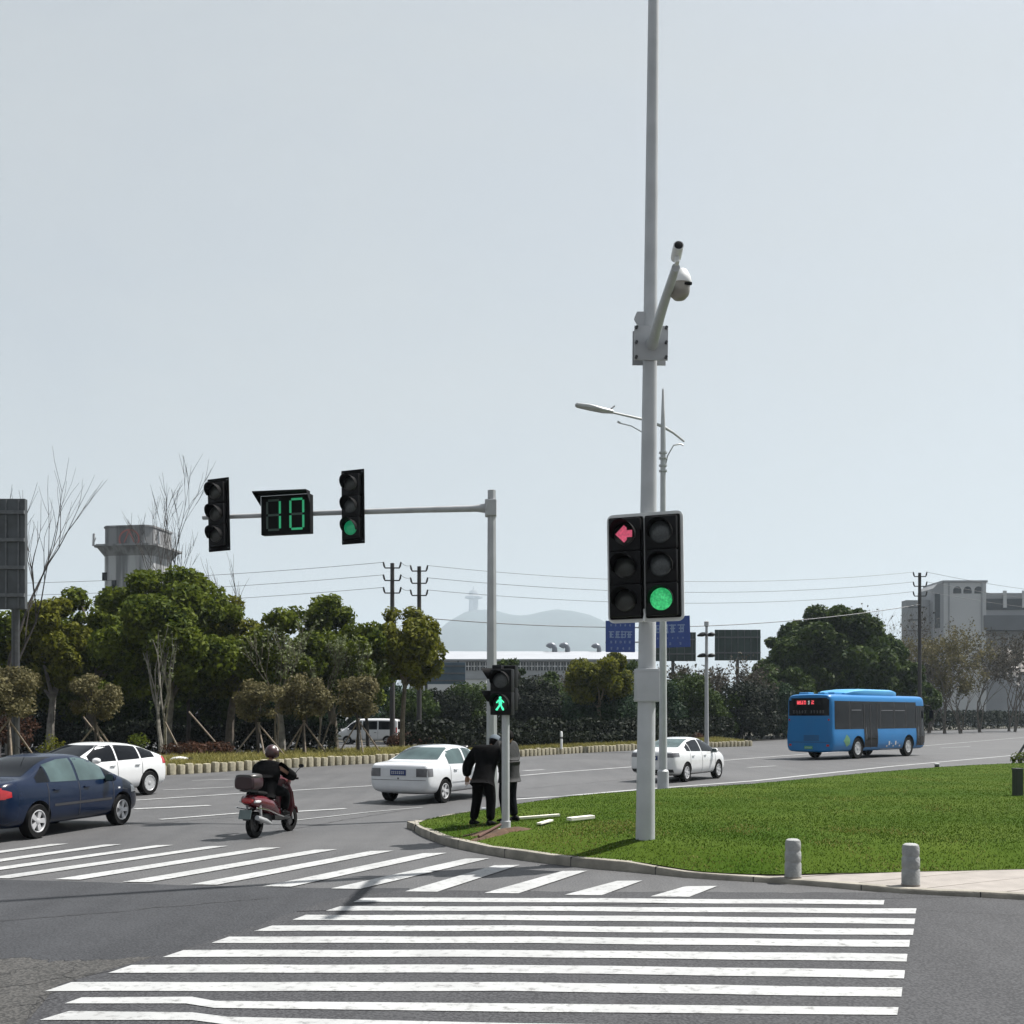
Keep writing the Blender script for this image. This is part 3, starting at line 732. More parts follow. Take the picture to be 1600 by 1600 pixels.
# --- pedestrian signal
q = on_lawn(790, 1296)
pp = thing('pedestrian_post', 'slim white post carrying the pedestrian signal, standing in bare earth', 'post', (q.x, q.y, q.z - .02))
sc_ = q.y / F_PX
MB().lathe([(0.085, 0), (0.085, 0.16), (0.066, 0.165), (0.064, 1.98)], 20).build('shaft', MATS['white_pole'], pp, smooth=True)
MB().box((0, 0, 0.012), (0.24, 0.24, 0.025)).build('base_plate', MATS['grey_pole'], pp)
zt = q.z + 1.9
ps = thing('pedestrian_signal', 'black pedestrian signal on the slim post showing a lit green walking man', 'traffic light', (q.x - .075, q.y - .10, zt), rot=(0, 0, R(-16)))
for k, (mat_, zz) in enumerate((('lens_off', 0.58), ('lens_dark', 0.20))):
    MB().box((0, 0.08, zz), (0.37, 0.20, 0.385), bev=0.02).build('housing', MATS['black_plastic'], ps, smooth=True)
    l = lens_mb(0.13, 0.012).build('lens', MATS[mat_], ps, smooth='all'); l.location = (0, -0.022, zz)
    v = visor_mb(0.155, 0.24).build('visor', MATS['black_matt'], ps, smooth=True); v.location = (0, -0.02, zz)
mn = MB()
def quad2(ptsx, y=-0.052): mn.add([(x, y, z) for x, z in ptsx], [tuple(range(len(ptsx)))])
zz = 0.20
quad2([(0.0 + .024 * math.cos(R(a)), zz + .092 + .024 * math.sin(R(a))) for a in range(0, 360, 30)])
quad2([(-.03, zz + .065), (.028, zz + .065), (.034, zz + .0), (.022, zz - .03), (-.018, zz - .03), (-.026, zz + .0)])
quad2([(-.03, zz + .065), (-.072, zz + .02), (-.058, zz + .0), (-.02, zz + .04)]); quad2([(.028, zz + .065), (.07, zz + .025), (.065, zz + .005), (.025, zz + .04)])
quad2([(-.018, zz - .02), (.006, zz - .03), (-.05, zz - .118), (-.085, zz - .105), (-.07, zz - .09)]); quad2([(.0, zz - .03), (.022, zz - .02), (.068, zz - .095), (.062, zz - .118), (.036, zz - .112)])
mn.build('walking_man', MATS['glow_man'], ps)
for (dx, dy, rz, lab) in ((-.20, .17, -100, 'black pedestrian signal seen side-on, facing left behind the green walking man'),
                          (.06, .36, 160, 'black pedestrian signal turned away, behind the slim post')):
    s2 = thing('pedestrian_signal', lab, 'traffic light', (q.x + dx, q.y + dy, zt + .08), rot=(0, 0, R(rz)))
    for zz2 in (.58, .2):
        MB().box((0, 0.08, zz2), (0.33, 0.16, 0.37), bev=0.02).build('housing', MATS['black_plastic'], s2, smooth=True)
        v = visor_mb(0.14, 0.2).build('visor', MATS['black_matt'], s2, smooth=True); v.location = (0, -0.01, zz2)
        l = lens_mb(0.12, 0.012).build('lens', MATS['lens_dark'], s2); l.location = (0, -.012, zz2)

# --- street lamp beyond the lawn
q = G(1036, 1230, 0.16)
sl = thing('street_lamp', 'tall slim street lamp with uneven double arms behind the tall signal pole', 'street lamp', (q.x, q.y, lawn_z(q.x, q.y) - .03))
MB().lathe([(0.16, 0), (0.16, 0.5), (0.115, 0.55), (0.10, 3), (0.07, 9.9), (0.03, 11.0), (0.012, 11.05)], 16).build('shaft', MATS['white_pole'], sl, smooth=True)
zL = 10.05
MB().tube([(0.62, .25, zL - .40), (.3, .1, zL - .2), (0, 0, zL - .05), (-.6, -.12, zL + .12), (-1.45, -.3, zL + .26)], [.03, .035, .045, .038, .03], 8).build('arm', MATS['white_pole'], sl, smooth=True)
MB().tube([(-.5, -.1, zL - .28), (-.9, -.18, zL - .08), (-1.25, -.26, zL - .02)], .016, 6).tube([(-1.2, -.25, zL - .02), (-1.28, -.26, zL + .02)], .03, 6).tube([(-.5, -.1, zL - .28), (-.28, -.06, zL - .6)], .014, 6).build('scroll', MATS['white_pole'], sl, smooth=True)
MB().tube([(0.05, 0, zL - 1.2), (.13, .04, zL - .85), (.3, .08, zL - .55), (.5, .12, zL - .50), (.58, .14, zL - .54)], .02, 6).build('scroll', MATS['white_pole'], sl, smooth=True)
for dz in (-.95, -1.15, -1.3, -.8): MB().lathe([(.11, dz), (.11, dz + .05)], 12, T=TR(0, 0, zL)).build('ring', MATS['white_pole'], sl)
lh = MB().loft([(-2.45, -.5, zL + .40, .05, .03), (-2.4, -.48, zL + .40, .13, .055), (-2.05, -.42, zL + .36, .16, .075), (-1.7, -.35, zL + .30, .13, .07), (-1.4, -.3, zL + .27, .05, .05)], 14)
lh.build('lamp_head', MATS['galv'], sl, smooth=True)
MB().tube([(-1.52, -.32, zL + .3), (-1.36, -.28, zL + .44)], .022, 6).build('fin', MATS['galv'], sl)
# second, distant post with two tiers of round fittings
q = G(1107, 1160)
q.y = 74; q.x = 304 / F_PX * 74
sl2 = thing('lamp_post', 'distant grey post with two tiers of dark round fittings between dark billboards', 'street lamp', (q.x, q.y, .2))
MB().lathe([(0.17, 0), (0.14, .8), (0.12, 5), (.09, 7.9), (.16, 7.95), (.16, 8.25), (.05, 8.3)], 10).build('shaft', MATS['grey_pole'], sl2, smooth=True)
for zz in (7.35, 5.95):
    for k in range(4):
        a = R(45 + 90 * k); MB().loft([(-.26, 0, 0, .12, .06), (0, 0, .05, .25, .13), (.26, 0, 0, .12, .06)], 10, T=TR(.42 * math.cos(a), .42 * math.sin(a), zz) @ RZ(a)).build('fitting', MATS['black_plastic'], sl2, smooth=True)
    MB().tube([(-.42, 0, zz), (.42, 0, zz)], .03).tube([(0, -.42, zz), (0, .42, zz)], .03).build('cross_arm', MATS['dark_metal'], sl2)

# --- bollards
def bollard(px, py, h, r_, lab):
    q = G(px, py, .07)
    o = thing('stone_bollard', lab, 'bollard', (q.x, q.y, .066), group='grooved stone bollards on the pavement')
    pr = [(r_ * 1.0, 0), (r_ * 1.0, h * .36), (r_ * .93, h * .385), (r_ * .93, h * .42), (r_ * .99, h * .45), (r_ * .97, h * .66), (r_ * .90, h * .68), (r_ * .90, h * .72), (r_ * .95, h * .75), (r_ * .94, h * .90), (r_ * .84, h * .97), (r_ * .6, h * 1.0), (.005, h * 1.005)]
    MB().lathe(pr, 28).build('stone', MATS['stone'], o, smooth=True)
    MB().lathe([(r_ * 1.03, -.004), (r_ * 1.03, .012)], 28).build('mortar', MATS['joint'], o)
    return o
M('stone', (0.26, 0.267, 0.267), rough=0.85, var=0.18, scale=9, bump=0.4, bscale=40, detail=7)
bollard(1239, 1370, .485, .104, 'grey grooved stone bollard on the pavement, the farther one left of its twin')
bollard(1423, 1382, .50, .108, 'grey grooved stone bollard on the pavement nearest the right edge')
q = G(1464, 1203, .14)
o = thing('marker_post', 'short dark marker post at the far edge of the lawn', 'post', (q.x, q.y, .08))
MB().lathe([(.085, 0), (.085, .24)], 14).build('post', MATS['dark_metal'], o, smooth=True)
MB().lathe([(.095, .24), (.095, .29), (.05, .31)], 14).build('cap', MATS['grey_pole'], o, smooth=True)
# dark cabinet at right edge
q = on_lawn(1590, 1243)
o = thing('bin', 'dark green square bin standing on the lawn at the right edge', 'bin', (q.x, q.y, q.z - .02), rz=R(12))
MB().box((0, 0, .31), (.17, .17, .60), bev=.012).build('body', M('dark_green', (0.012, 0.02, 0.014), rough=.5), o)
MB().box((0, 0, .625), (.19, .19, .03), bev=.008).build('lid', MATS['dark_metal'], o)
# leaning pole at right edge
q = G(1579, 1196, .14)
o = thing('leaning_prop', 'dark pole leaning over the round shrub at the right edge of the lawn', 'pole', (q.x, q.y, .1))
MB().tube([(0, 0, 0), (1.0, 0.1, 1.45)], .05, 8).build('pole', MATS['dark_metal'], o)
MB().box((0, 0, .04), (.3, .2, .08)).build('foot', MATS['dark_metal'], o)

# --- bits lying on the lawn
def plank(a, b_, wd, th, lab, mat='board_white'):
    A, B = on_lawn(*a), on_lawn(*b_); d = B - A
    o = MB().box((0, 0, 0), (d.length, wd, th), bev=.006).build('board', MATS[mat])
    o.location = (A + B) / 2 + Vector((0, 0, th / 2 + .028)); o.rotation_euler = (0, -math.asin(d.z / d.length), math.atan2(d.y, d.x))
    tag(o, lab, 'board', 'pale boards lying on the lawn'); return o
M('board_white', (0.66, 0.64, 0.56), rough=.7, var=.08, scale=8)
plank((803, 1283), (874, 1277.5), .10, .04, 'long narrow white board lying on the grass right of the slim post')
plank((842, 1291), (861, 1285.5), .09, .03, 'shortest white board lying in front of the long one')
plank((889, 1285), (926, 1281), .14, .055, 'thick white board lying apart on the grass toward the tall pole')
A, B = on_lawn(748, 1311), on_lawn(782, 1298)
o = MB().tube([A + Vector((0, 0, .04)), B + Vector((0, 0, .10))], .025, 8).build('iron_bar', M('rust', (.07, .03, .02), rough=.8))
tag(o, 'dark rusty iron bar lying across the bare earth', 'bar')

# --- signs and billboards
def billboard(name, lab, cat, x0, x1, ztop, zbot, Y, mat, rz=0, ribs=0, legs=2, hrails=3, depth=.25):
    """px extents -> world board with posts"""
    a, b_ = P(x0, zbot, Y), P(x1, ztop, Y)
    cx = (a.x + b_.x) / 2; wd = (b_.x - a.x) / math.cos(rz)
    o = thing(name, lab, cat, (cx, Y, 0), rz=rz)
    MB().box((0, 0, (a.z + b_.z) / 2), (wd, depth, b_.z - a.z), bev=.02).build('panel', MATS[mat], o)
    rb = MB()
    for k in range(hrails): rb.box((0, -depth / 2 - .05, a.z + (b_.z - a.z) * (k + .5) / hrails), (wd, .09, .14))
    for k in range(ribs): rb.box((-wd / 2 + wd * (k + .5) / ribs, -depth / 2 - .025, (a.z + b_.z) / 2), (.06, .05, (b_.z - a.z) * .98))
    if hrails or ribs: rb.build('back_frame', MATS['board_frame'], o)
    for k in range(legs):
        lx = 0 if legs == 1 else -wd * .35 + wd * .7 * k / (legs - 1)
        MB().lathe([(.16, 0), (.16, a.z)], 10, T=TR(lx, .05, 0)).build('leg', MATS['dark_metal'], o)
    return o, wd, a.z, b_.z
M('board_dark', (0.050, 0.056, 0.062), rough=.6, var=.25, scale=1.5)
M('board_frame', (0.085, 0.092, 0.10), rough=.6, var=.2)
M('board_green', (0.022, 0.04, 0.036), rough=.6, var=.25, scale=1)
M('board_blue', (0.05, 0.085, 0.12), rough=.6, var=.2, scale=.6)
M('sign_blue', (0.012, 0.045, 0.22), rough=.4, var=.1)
M('sign_mark', (0.20, 0.27, 0.42), rough=.5, var=.1)
billboard('billboard', 'dark grey back of a large billboard at the left edge above the trees', 'billboard', -75, 41, 780, 952, 45, 'board_dark', ribs=6, hrails=4)
billboard('billboard', 'dark green back of a billboard right of the two-tier lamp post', 'billboard', 1117, 1188, 984, 1032, 108, 'board_green', ribs=7, hrails=2, legs=1)
billboard('billboard', 'dark green back of a billboard half hidden by the blue direction sign', 'billboard', 1016, 1087, 988, 1033, 104, 'board_green', ribs=6, hrails=2, legs=1)
billboard('billboard', 'long slate blue billboard in front of the white factory wall', 'billboard', 655, 727, 1035, 1069, 118, 'board_blue', ribs=0, hrails=3)
Y = 66; K_ = Y / F_PX; X0 = (1012 - 800) * K_
ds = thing('direction_sign', 'blue road sign of two panels with pale characters, its post hidden behind the tall pole', 'sign', (X0, Y, 0))
MB().lathe([(.15, 0), (.13, CAM_H + (HOR - 960) * K_)], 12, T=TR(0, .25, 0)).build('post', MATS['grey_pole'], ds, smooth=True)
for py in (980, 1003): MB().tube([((946 - 1012) * K_, .15, CAM_H + (HOR - py) * K_), ((1078 - 1012) * K_, .15, CAM_H + (HOR - py) * K_)], .05, 8).build('arm', MATS['grey_pole'], ds)
for (x0, x1, yt, yb, rz, rows) in ((946, 992.5, 970, 1019, 5, [(.86, .08, 5), (.56, .24, 4), (.32, .09, 5), (.12, .09, 4)]), (1000, 1078, 963, 1012, -5, [(.60, .30, 5), (.30, .06, 8), (.12, .09, 4)])):
    wd, H_ = (x1 - x0) * K_, (yb - yt) * K_
    pn = MB().box((0, 0, 0), (wd, .08, H_), bev=.02).build('panel', MATS['sign_blue'], ds); pn.location = (((x0 + x1) / 2 - 1012) * K_, 0, CAM_H + (HOR - (yt + yb) / 2) * K_); pn.rotation_euler = (0, R(-1.5 if x0 > 990 else 0), R(rz))
    MB().prism([(-wd / 2 + .06, -H_ / 2 + .06), (wd / 2 - .06, -H_ / 2 + .06), (wd / 2 - .06, H_ / 2 - .06), (-wd / 2 + .06, H_ / 2 - .06)], 0.041, 0.043, T=RX(R(90))).build('face', MATS['sign_blue'], pn)
    rs = random.Random(int(x0))
    for (fz, fh, n) in rows:          # rows of pale stroke characters
        tx = MB()
        for k in range(n):
            cx = -wd * .40 + wd * .80 * (k + .5) / n; s_ = fh * H_; zc_ = (fz - .5) * H_
            for q_ in range(3): tx.box((cx + rs.uniform(-.05, .05) * s_, -.05, zc_ + s_ * (q_ - 1) * .36), (s_ * .8 * rs.uniform(.5, 1), .01, s_ * .12))
            for q_ in range(2): tx.box((cx + s_ * rs.uniform(-.3, .3), -.054, zc_), (s_ * .12, .01, s_ * rs.uniform(.6, 1)))
        tx.build('lettering', MATS['sign_mark'], pn)
# white marker posts along the median
for (px, py, Y, h, lab) in ((877, 1168, 62, .95, 'slim white marker post at the stone edging left of the tall pole'), (941, 1160, 74, .8, 'small white marker post in the dark hedge left of the tall pole')):
    x = (px - 800) / F_PX * Y
    o = thing('marker_post', lab, 'post', (x, Y, .3)); MB().lathe([(.07, 0), (.07, h), (.03, h + .05)], 10).build('post', MATS['white_board'], o, smooth=True)
    MB().lathe([(.074, h * .6), (.074, h * .72)], 10).build('band', MATS['lamp_smoke'], o)
# ================================================================== VEHICLES
def wheel(parent, x, y, r, wdt, spokes=5, rim='alloy', side=1, ri=.66):
    o = bpy.data.objects.new('wheel', None); COL.objects.link(o); o.parent = parent; o.location = (x, y, r)
    T = RX(R(-90 * side))      # lathe axis z -> outward
    h = wdt / 2
    MB().lathe([(r * ri, -h), (r * .93, -h), (r, -h * .72), (r, h * .72), (r * .94, h), (r * ri, h * .92)], 30, T=T, cap=False).build('tyre', MATS['rubber'], o, smooth=True)
    rm = MB(); rm.lathe([(r * ri * 1.0, h * .9), (r * ri * .94, h * .95), (r * ri * .88, h * .6), (r * ri * .86, -h * .2), (.02, -h * .2)], 28, mi=1, T=T, cap=False)
    rm.lathe([(r * ri * 1.0, h * .92), (r * ri * .93, h * .98), (r * ri * .87, h * .86), (r * ri * .87, h * .5)], 28, T=T, cap=False)
    for k in range(spokes):
        a = 2 * math.pi * k / spokes
        rm.add([T @ RZ(a) @ Vector(p) for p in [(r * .06, -.05 * r * 2, h * .8), (r * ri * .92, -.078 * r * 2, h * .9), (r * ri * .92, .078 * r * 2, h * .9), (r * .06, .05 * r * 2, h * .8),
                                                 (r * .06, -.055 * r * 2, h * .3), (r * ri * .92, -.07 * r * 2, h * .5), (r * ri * .92, .07 * r * 2, h * .5), (r * .06, .055 * r * 2, h * .3)]],
               [(0, 1, 2, 3), (4, 7, 6, 5), (0, 4, 5, 1), (1, 5, 6, 2), (2, 6, 7, 3), (3, 7, 4, 0)])
    rm.lathe([(r * .17, h * .5), (r * .17, h * .88), (r * .1, h * .95)], 16, T=T)
    rm.build('rim', [MATS[rim], MATS['seam']], o, smooth=True)
    return o

class Car:
    def __init__(s, name, label, cat, st, paint, wheels, wr, heading, loc, group=None, scale=1.0):
        """st: stations (x, zb, w, zbelt, ztop, wt) from rear to front"""
        s.root = thing(name, label, cat, loc, heading, group); s.root.scale = (scale,) * 3
        s.st = sorted(st); s.wheels = wheels; s.wr = wr
        V, F = [], []
        for (x, zb, w_, zl, zt, wt) in s.st:
            gh = max(zt - zl, 0.0)
            half = [(0, zb), (.80 * w_, zb), (.965 * w_, zb + .09), (w_, zb + .42 * (zl - zb)), (.99 * w_, zb + .80 * (zl - zb)), (.955 * w_, zl),
                    ((.95 * w_) * .42 + wt * .58, zl + .60 * gh), (wt, zt - min(.07, gh * .22)), (.72 * wt, zt - .012), (0, zt)]
            ring = [(x, -y, z) for y, z in half] + [(x, y, z) for y, z in reversed(half[1:-1])]
            V += ring
        n = 18; K = len(s.st)
        for i in range(K - 1):
            for k in range(n): F.append((i * n + k, i * n + (k + 1) % n, (i + 1) * n + (k + 1) % n, (i + 1) * n + k))
        for e, rev in ((0, False), ((K - 1) * n, True)):
            for k in range(0, 9):
                a, b_, c, d = k, k + 1, (n - k - 1) % n, (n - k) % n
                q = [a, b_, c, d] if k not in (0, 8) else ([0, 1, 17] if k == 0 else [8, 9, 10])
                q = [e + i for i in q]; F.append(tuple(reversed(q)) if rev else tuple(q))
        me = bpy.data.meshes.new('body'); me.from_pydata(V, [], F); me.materials.append(MATS[paint]); me.materials.append(MATS['seam'])
        bm = bmesh.new(); bm.from_mesh(me); bmesh.ops.recalc_face_normals(bm, faces=bm.faces[:]); bm.to_mesh(me); bm.free()
        tmp = bpy.data.objects.new('tmp', me); COL.objects.link(tmp)
        md = tmp.modifiers.new('s', 'SUBSURF'); md.levels = 3; md.render_levels = 3
        me2 = eval_mesh(tmp); drop(tmp)
        # ray target without the wheel arches
        bm = bmesh.new(); bm.from_mesh(me2); s.bvh = BVHTree.FromBMesh(bm); bm.free()
        body = bpy.data.objects.new('body', me2); COL.objects.link(body)
        cuts = []
        c = MB()
        for wx in wheels:
            for sd_ in (-1, 1):
                yw = max(q[2] for q in s.st)
                c.lathe([(wr * 1.17, -.22), (wr * 1.17, .24)], 40, T=TR(wx, sd_ * (yw - .06), wr * 1.03) @ RX(R(90)))
        cu = c.build('cut', [MATS[paint], MATS['seam']]); cuts.append(cu)
        md = body.modifiers.new('b', 'BOOLEAN'); md.operation = 'DIFFERENCE'; md.object = cu; md.solver = 'EXACT'
        me3 = eval_mesh(body); body.modifiers.clear(); body.data = me3; drop(cu); bpy.data.meshes.remove(me2)
        for p in me3.polygons:
            c = p.center
            for wx in wheels:
                dd = math.hypot(c.x - wx, c.z - wr * 1.03)
                if dd < wr * 1.165 + .01 and abs(c.y) > .3 and (abs(p.normal.y) < .2 and dd > wr * 1.1 and p.normal.dot(Vector((wx - c.x, 0, wr * 1.03 - c.z))) > 0 or (abs(p.normal.y) > .97 and dd < wr * 1.1)):
                    p.material_index = 1
        me3.polygons.foreach_set('use_smooth', [True] * len(me3.polygons))
        try: me3.set_sharp_from_angle(angle=R(40))
        except Exception: pass
        body.parent = s.root; s.body = body
    def zroof(s, x):
        a = [(q[0], q[4]) for q in s.st]
        return float(np.interp(x, [p[0] for p in a], [p[1] for p in a]))
    def zbelt(s, x):
        return float(np.interp(x, [q[0] for q in s.st], [q[3] for q in s.st]))
    def hit(s, o, d):
        h = s.bvh.ray_cast(Vector(o), Vector(d))
        return (h[0], h[1]) if h[0] is not None else (None, None)
    def grid_panel(s, name, mat, P_, ray, off=.004, lab=None, parent=None):
        """P_: rows x cols of ray origins"""
        V, F, ok = [], [], []
        nr, nc = len(P_), len(P_[0])
        for r_ in P_:
            for p in r_:
                h, nn = s.hit(p, ray)
                if h is None: V.append((0, 0, 0)); ok.append(False)
                else:
                    if nn.dot(Vector(ray)) > 0: nn = -nn
                    V.append(h + nn * off); ok.append(True)
        for i in range(nr - 1):
            for j in range(nc - 1):
                f = (i * nc + j, i * nc + j + 1, (i + 1) * nc + j + 1, (i + 1) * nc + j)
                if all(ok[k] for k in f): F.append(f)
        if not F: return None
        me = bpy.data.meshes.new(name); me.from_pydata([tuple(v) for v in V], [], F); me.materials.append(MATS[mat])
        bm = bmesh.new(); bm.from_mesh(me)
        bmesh.ops.delete(bm, geom=[v for v in bm.verts if not v.link_faces], context='VERTS')
        bmesh.ops.recalc_face_normals(bm, faces=bm.faces[:])
        dv = Vector(ray)
        if sum((f.normal.dot(dv) for f in bm.faces)) > 0: bmesh.ops.reverse_faces(bm, faces=bm.faces[:])
        bm.to_mesh(me); bm.free()
        me.polygons.foreach_set('use_smooth', [True] * len(me.polygons))
        o = bpy.data.objects.new(name, me); COL.objects.link(o); o.parent = parent or s.root
        if lab: o['label'] = lab
        return o
    def side(s, name, mat, x0, x1, zb, zt, sd_, nx=16, nz=6, off=.004, lab=None):
        zbf = zb if callable(zb) else (lambda x: zb); ztf = zt if callable(zt) else (lambda x: zt)
        rows = []
        for j in range(nz + 1):
            rows.append([(x0 + (x1 - x0) * i / nx, sd_ * 3.0, zbf(x0 + (x1 - x0) * i / nx) + (ztf(x0 + (x1 - x0) * i / nx) - zbf(x0 + (x1 - x0) * i / nx)) * j / nz) for i in range(nx + 1)])
        return s.grid_panel(name, mat, rows, (0, -sd_, 0), off, lab)
    def end(s, name, mat, dirx, z0, z1, y00, y01, y10=None, y11=None, ny=14, nz=7, off=.004, lab=None):
        """dirx=+1 front, -1 rear; y00..y01 at z0, y10..y11 at z1"""
        y10 = y00 if y10 is None else y10; y11 = y01 if y11 is None else y11
        rows = []
        for j in range(nz + 1):
            f = j / nz; a = y00 + (y10 - y00) * f; b_ = y01 + (y11 - y01) * f
            rows.append([(dirx * 6.0, a + (b_ - a) * i / ny, z0 + (z1 - z0) * f) for i in range(ny + 1)])
        return s.grid_panel(name, mat, rows, (-dirx, 0, 0), off, lab)
    def windows(s, spans, mat, drop_=.11, lift=.03):
        for sd_ in (-1, 1):
            for (a, b_) in spans:
                def zt(x): return max(s.zroof(x) - drop_, s.zbelt(x) + lift + .004)
                def zb(x): return s.zbelt(x) + lift
                s.side('side_window', mat, a, b_, zb, zt, sd_)
    def seams(s, xs, z0, wd=.016):
        for sd_ in (-1, 1):
            for x in xs: s.side('door_seam', 'seam', x - wd / 2, x + wd / 2, z0, lambda q: s.zbelt(q) + .01, sd_, nx=1, nz=12, off=.003)
    def handles(s, xs, z, mat):
        for sd_ in (-1, 1):
            for x in xs:
                h, nn = s.hit((x, sd_ * 3, z), (0, -sd_, 0))
                if h: MB().box((0, 0, 0), (.17, .04, .035), bev=.012).build('door_handle', MATS[mat], s.root, smooth=True).location = h + Vector((0, sd_ * .012, 0))
    def mirrors(s, x, z, mat):
        for sd_ in (-1, 1):
            h, nn = s.hit((x, sd_ * 3, z - .05), (0, -sd_, 0))
            y = abs(h.y) if h else .8
            m_ = MB().loft([(-.06, 0, 0, .10, .07), (0, 0, .0, .115, .082), (.06, 0, 0, .09, .06), (.09, 0, 0, .04, .03)], 14)
            o = m_.build('wing_mirror', MATS[mat], s.root, smooth=True); o.location = (x, sd_ * (y + .10), z + .02)
            g = MB().box((-.064, 0, 0), (.006, .17, .11), bev=.002).build('glass', MATS['car_glass_light'], o)
            MB().tube([(0, -sd_ * .12, -.06), (0, 0, -.03)], .025, 6).build('stalk', MATS['seam'], o)
    def put_wheels(s, spokes=5, rim='alloy', wdt=.20, inset=.0, ri=.66):
        yw = max(q[2] for q in s.st)
        for wx in s.wheels:
            for sd_ in (-1, 1): wheel(s.root, wx, sd_ * (yw - wdt / 2 - .012 - inset), s.wr, wdt, spokes, rim, sd_, ri)
    def plate(s, dirx, z, mat, w_=.44, h=.14, y=0.0, marks=True):
        h_, nn = s.hit((dirx * 6, y, z), (-dirx, 0, 0))
        if not h_: return
        o = MB().box((0, 0, 0), (.012, w_, h), bev=.003).build('number_plate', MATS[mat], s.root); o.location = h_ + Vector((dirx * .010, 0, 0))
        if marks:
            mk_ = MB()
            for k in range(7):
                yy = -w_ * .42 + w_ * .84 * (k + .5) / 7; a = .5 + .5 * ((k * 37 % 5) / 5)
                mk_.box((dirx * .0075, yy, .018), (.002, w_ * .07, .012)).box((dirx * .0075, yy, -.022), (.002, w_ * .07 * a, .012)).box((dirx * .0075, yy + w_ * .03, 0), (.002, .01, h * .5))
            mk_.build('plate_marks', MATS['plate_mark'], o)

def place(wheel_px, wheel_py, theta, lx, ly):
    """root location so that the wheel contact (local lx, ly) stands at a pixel"""
    g = G(wheel_px, wheel_py); c, s_ = math.cos(theta), math.sin(theta)
    return (g.x - (lx * c - ly * s_), g.y - (lx * s_ + ly * c), 0)

# ---- dark blue sedan (left edge)
th = R(76)
st = [(-2.26, .44, .62, .80, .88, .50), (-2.20, .30, .76, .92, 1.00, .62), (-2.02, .22, .84, .98, 1.075, .72), (-1.70, .20, .865, .99, 1.105, .74), (-1.42, .20, .875, .985, 1.135, .72),
      (-.92, .20, .88, .975, 1.415, .60), (-.45, .20, .88, .965, 1.505, .60), (.1, .20, .88, .955, 1.525, .61), (.55, .20, .88, .945, 1.455, .60), (1.30, .20, .875, .93, 1.06, .70),
      (1.58, .20, .865, .88, .97, .72), (1.86, .22, .83, .79, .87, .66), (2.03, .26, .74, .68, .76, .55), (2.10, .36, .58, .58, .66, .42)]
c = Car('parked_car', 'dark blue four-door sedan with alloy wheels waiting at the left edge', 'car', st, 'paint_blue', (-1.28, 1.33), .315, th, place(60, 1311, th, -1.28, -.86), scale=.95)
c.root.name = 'sedan'
c.windows([(-1.28, -.93)], 'car_glass'); c.windows([(-.90, -.12), (-.05, .80)], 'car_glass_light', .10); c.windows([(.84, 1.14)], 'car_glass', .09)
c.end('rear_window', 'car_glass', -1, 1.13, 1.45, -.60, .60, -.50, .50); c.end('windscreen', 'car_glass', 1, 1.04, 1.43, -.66, .66, -.52, .52)
c.seams((-1.0, -.08, 1.02), .28); c.handles((-.78, .14), .86, 'paint_blue'); c.mirrors(.83, .98, 'paint_blue')
for sd_ in (-1, 1):
    c.side('rub_strip', 'seam', -.84, .95, .555, .60, sd_, nz=1)
    c.side('tail_light', 'lamp_red', -2.17, -1.95, lambda x: .76 + (x + 2.17) * .15, lambda x: .95 - (x + 2.17) * .3, sd_)
    c.end('tail_light', 'lamp_red', -1, .76, .96, sd_ * .50, sd_ * .80, sd_ * .56, sd_ * .74)
    c.end('headlight', 'lamp_clear', 1, .60, .72, sd_ * .36, sd_ * .66)
    c.side('headlight', 'lamp_clear', 1.66, 1.98, .66, lambda x: .80 - (x - 1.72) * .12, sd_)
    c.side('side_indicator', 'lamp_clear', 1.18, 1.25, .76, .79, sd_, nx=2, nz=2)
    c.side('sill', 'seam', -.88, .92, .20, .26, sd_, nz=1)
c.plate(-1, .62, 'plate_blue'); c.end('bumper_strip', 'seam', -1, .47, .50, -.7, .7, nz=1)
c.put_wheels(5, 'alloy', .21)
ant = MB().tube([(-.55, 0, 1.50), (-.62, 0, 1.56), (-.82, 0, 1.70)], .006, 5).build('aerial', MATS['seam'], c.root)

# ---- white hatchback turned the other way
th = R(247)
st = [(-2.12, .46, .66, .84, .94, .50), (-2.08, .30, .78, .95, 1.06, .62), (-1.96, .24, .86, 1.02, 1.12, .66), (-1.66, .21, .885, 1.02, 1.25, .60), (-1.25, .20, .90, 1.01, 1.40, .59), (-.75, .20, .905, .985, 1.475, .61),
      (-.1, .20, .905, .965, 1.51, .62), (.45, .20, .905, .95, 1.465, .61), (1.25, .20, .90, .95, 1.07, .72), (1.6, .20, .885, .91, .99, .74), (1.95, .22, .85, .82, .89, .68), (2.18, .27, .74, .70, .78, .55), (2.27, .38, .56, .58, .67, .4)]
c = Car('hatchback', 'white five-door hatchback behind the dark blue sedan', 'car', st, 'paint_white', (-1.30, 1.36), .335, th, place(237, 1242, th, -1.30, .88), scale=.97)
c.windows([(-1.55, -1.0), (-.94, -.10), (-.04, .92)], 'car_glass', .095)
c.end('rear_window', 'car_glass', -1, 1.08, 1.36, -.6, .6, -.52, .52); c.end('windscreen', 'car_glass', 1, 1.04, 1.41, -.70, .70, -.55, .55, off=.006)
c.seams((-1.0, -.06, 1.02), .28); c.handles((-.80, .14), .86, 'chrome'); c.mirrors(.80, 1.0, 'paint_white')
for sd_ in (-1, 1):
    c.side('tail_light', 'lamp_red', -2.06, -1.84, .86, lambda x: 1.06, sd_); c.side('headlight', 'lamp_clear', 1.65, 2.1, .70, lambda x: .84 - (x - 1.65) * .16, sd_)
    c.side('sill', 'seam', -.9, .95, .20, .25, sd_, nz=1)
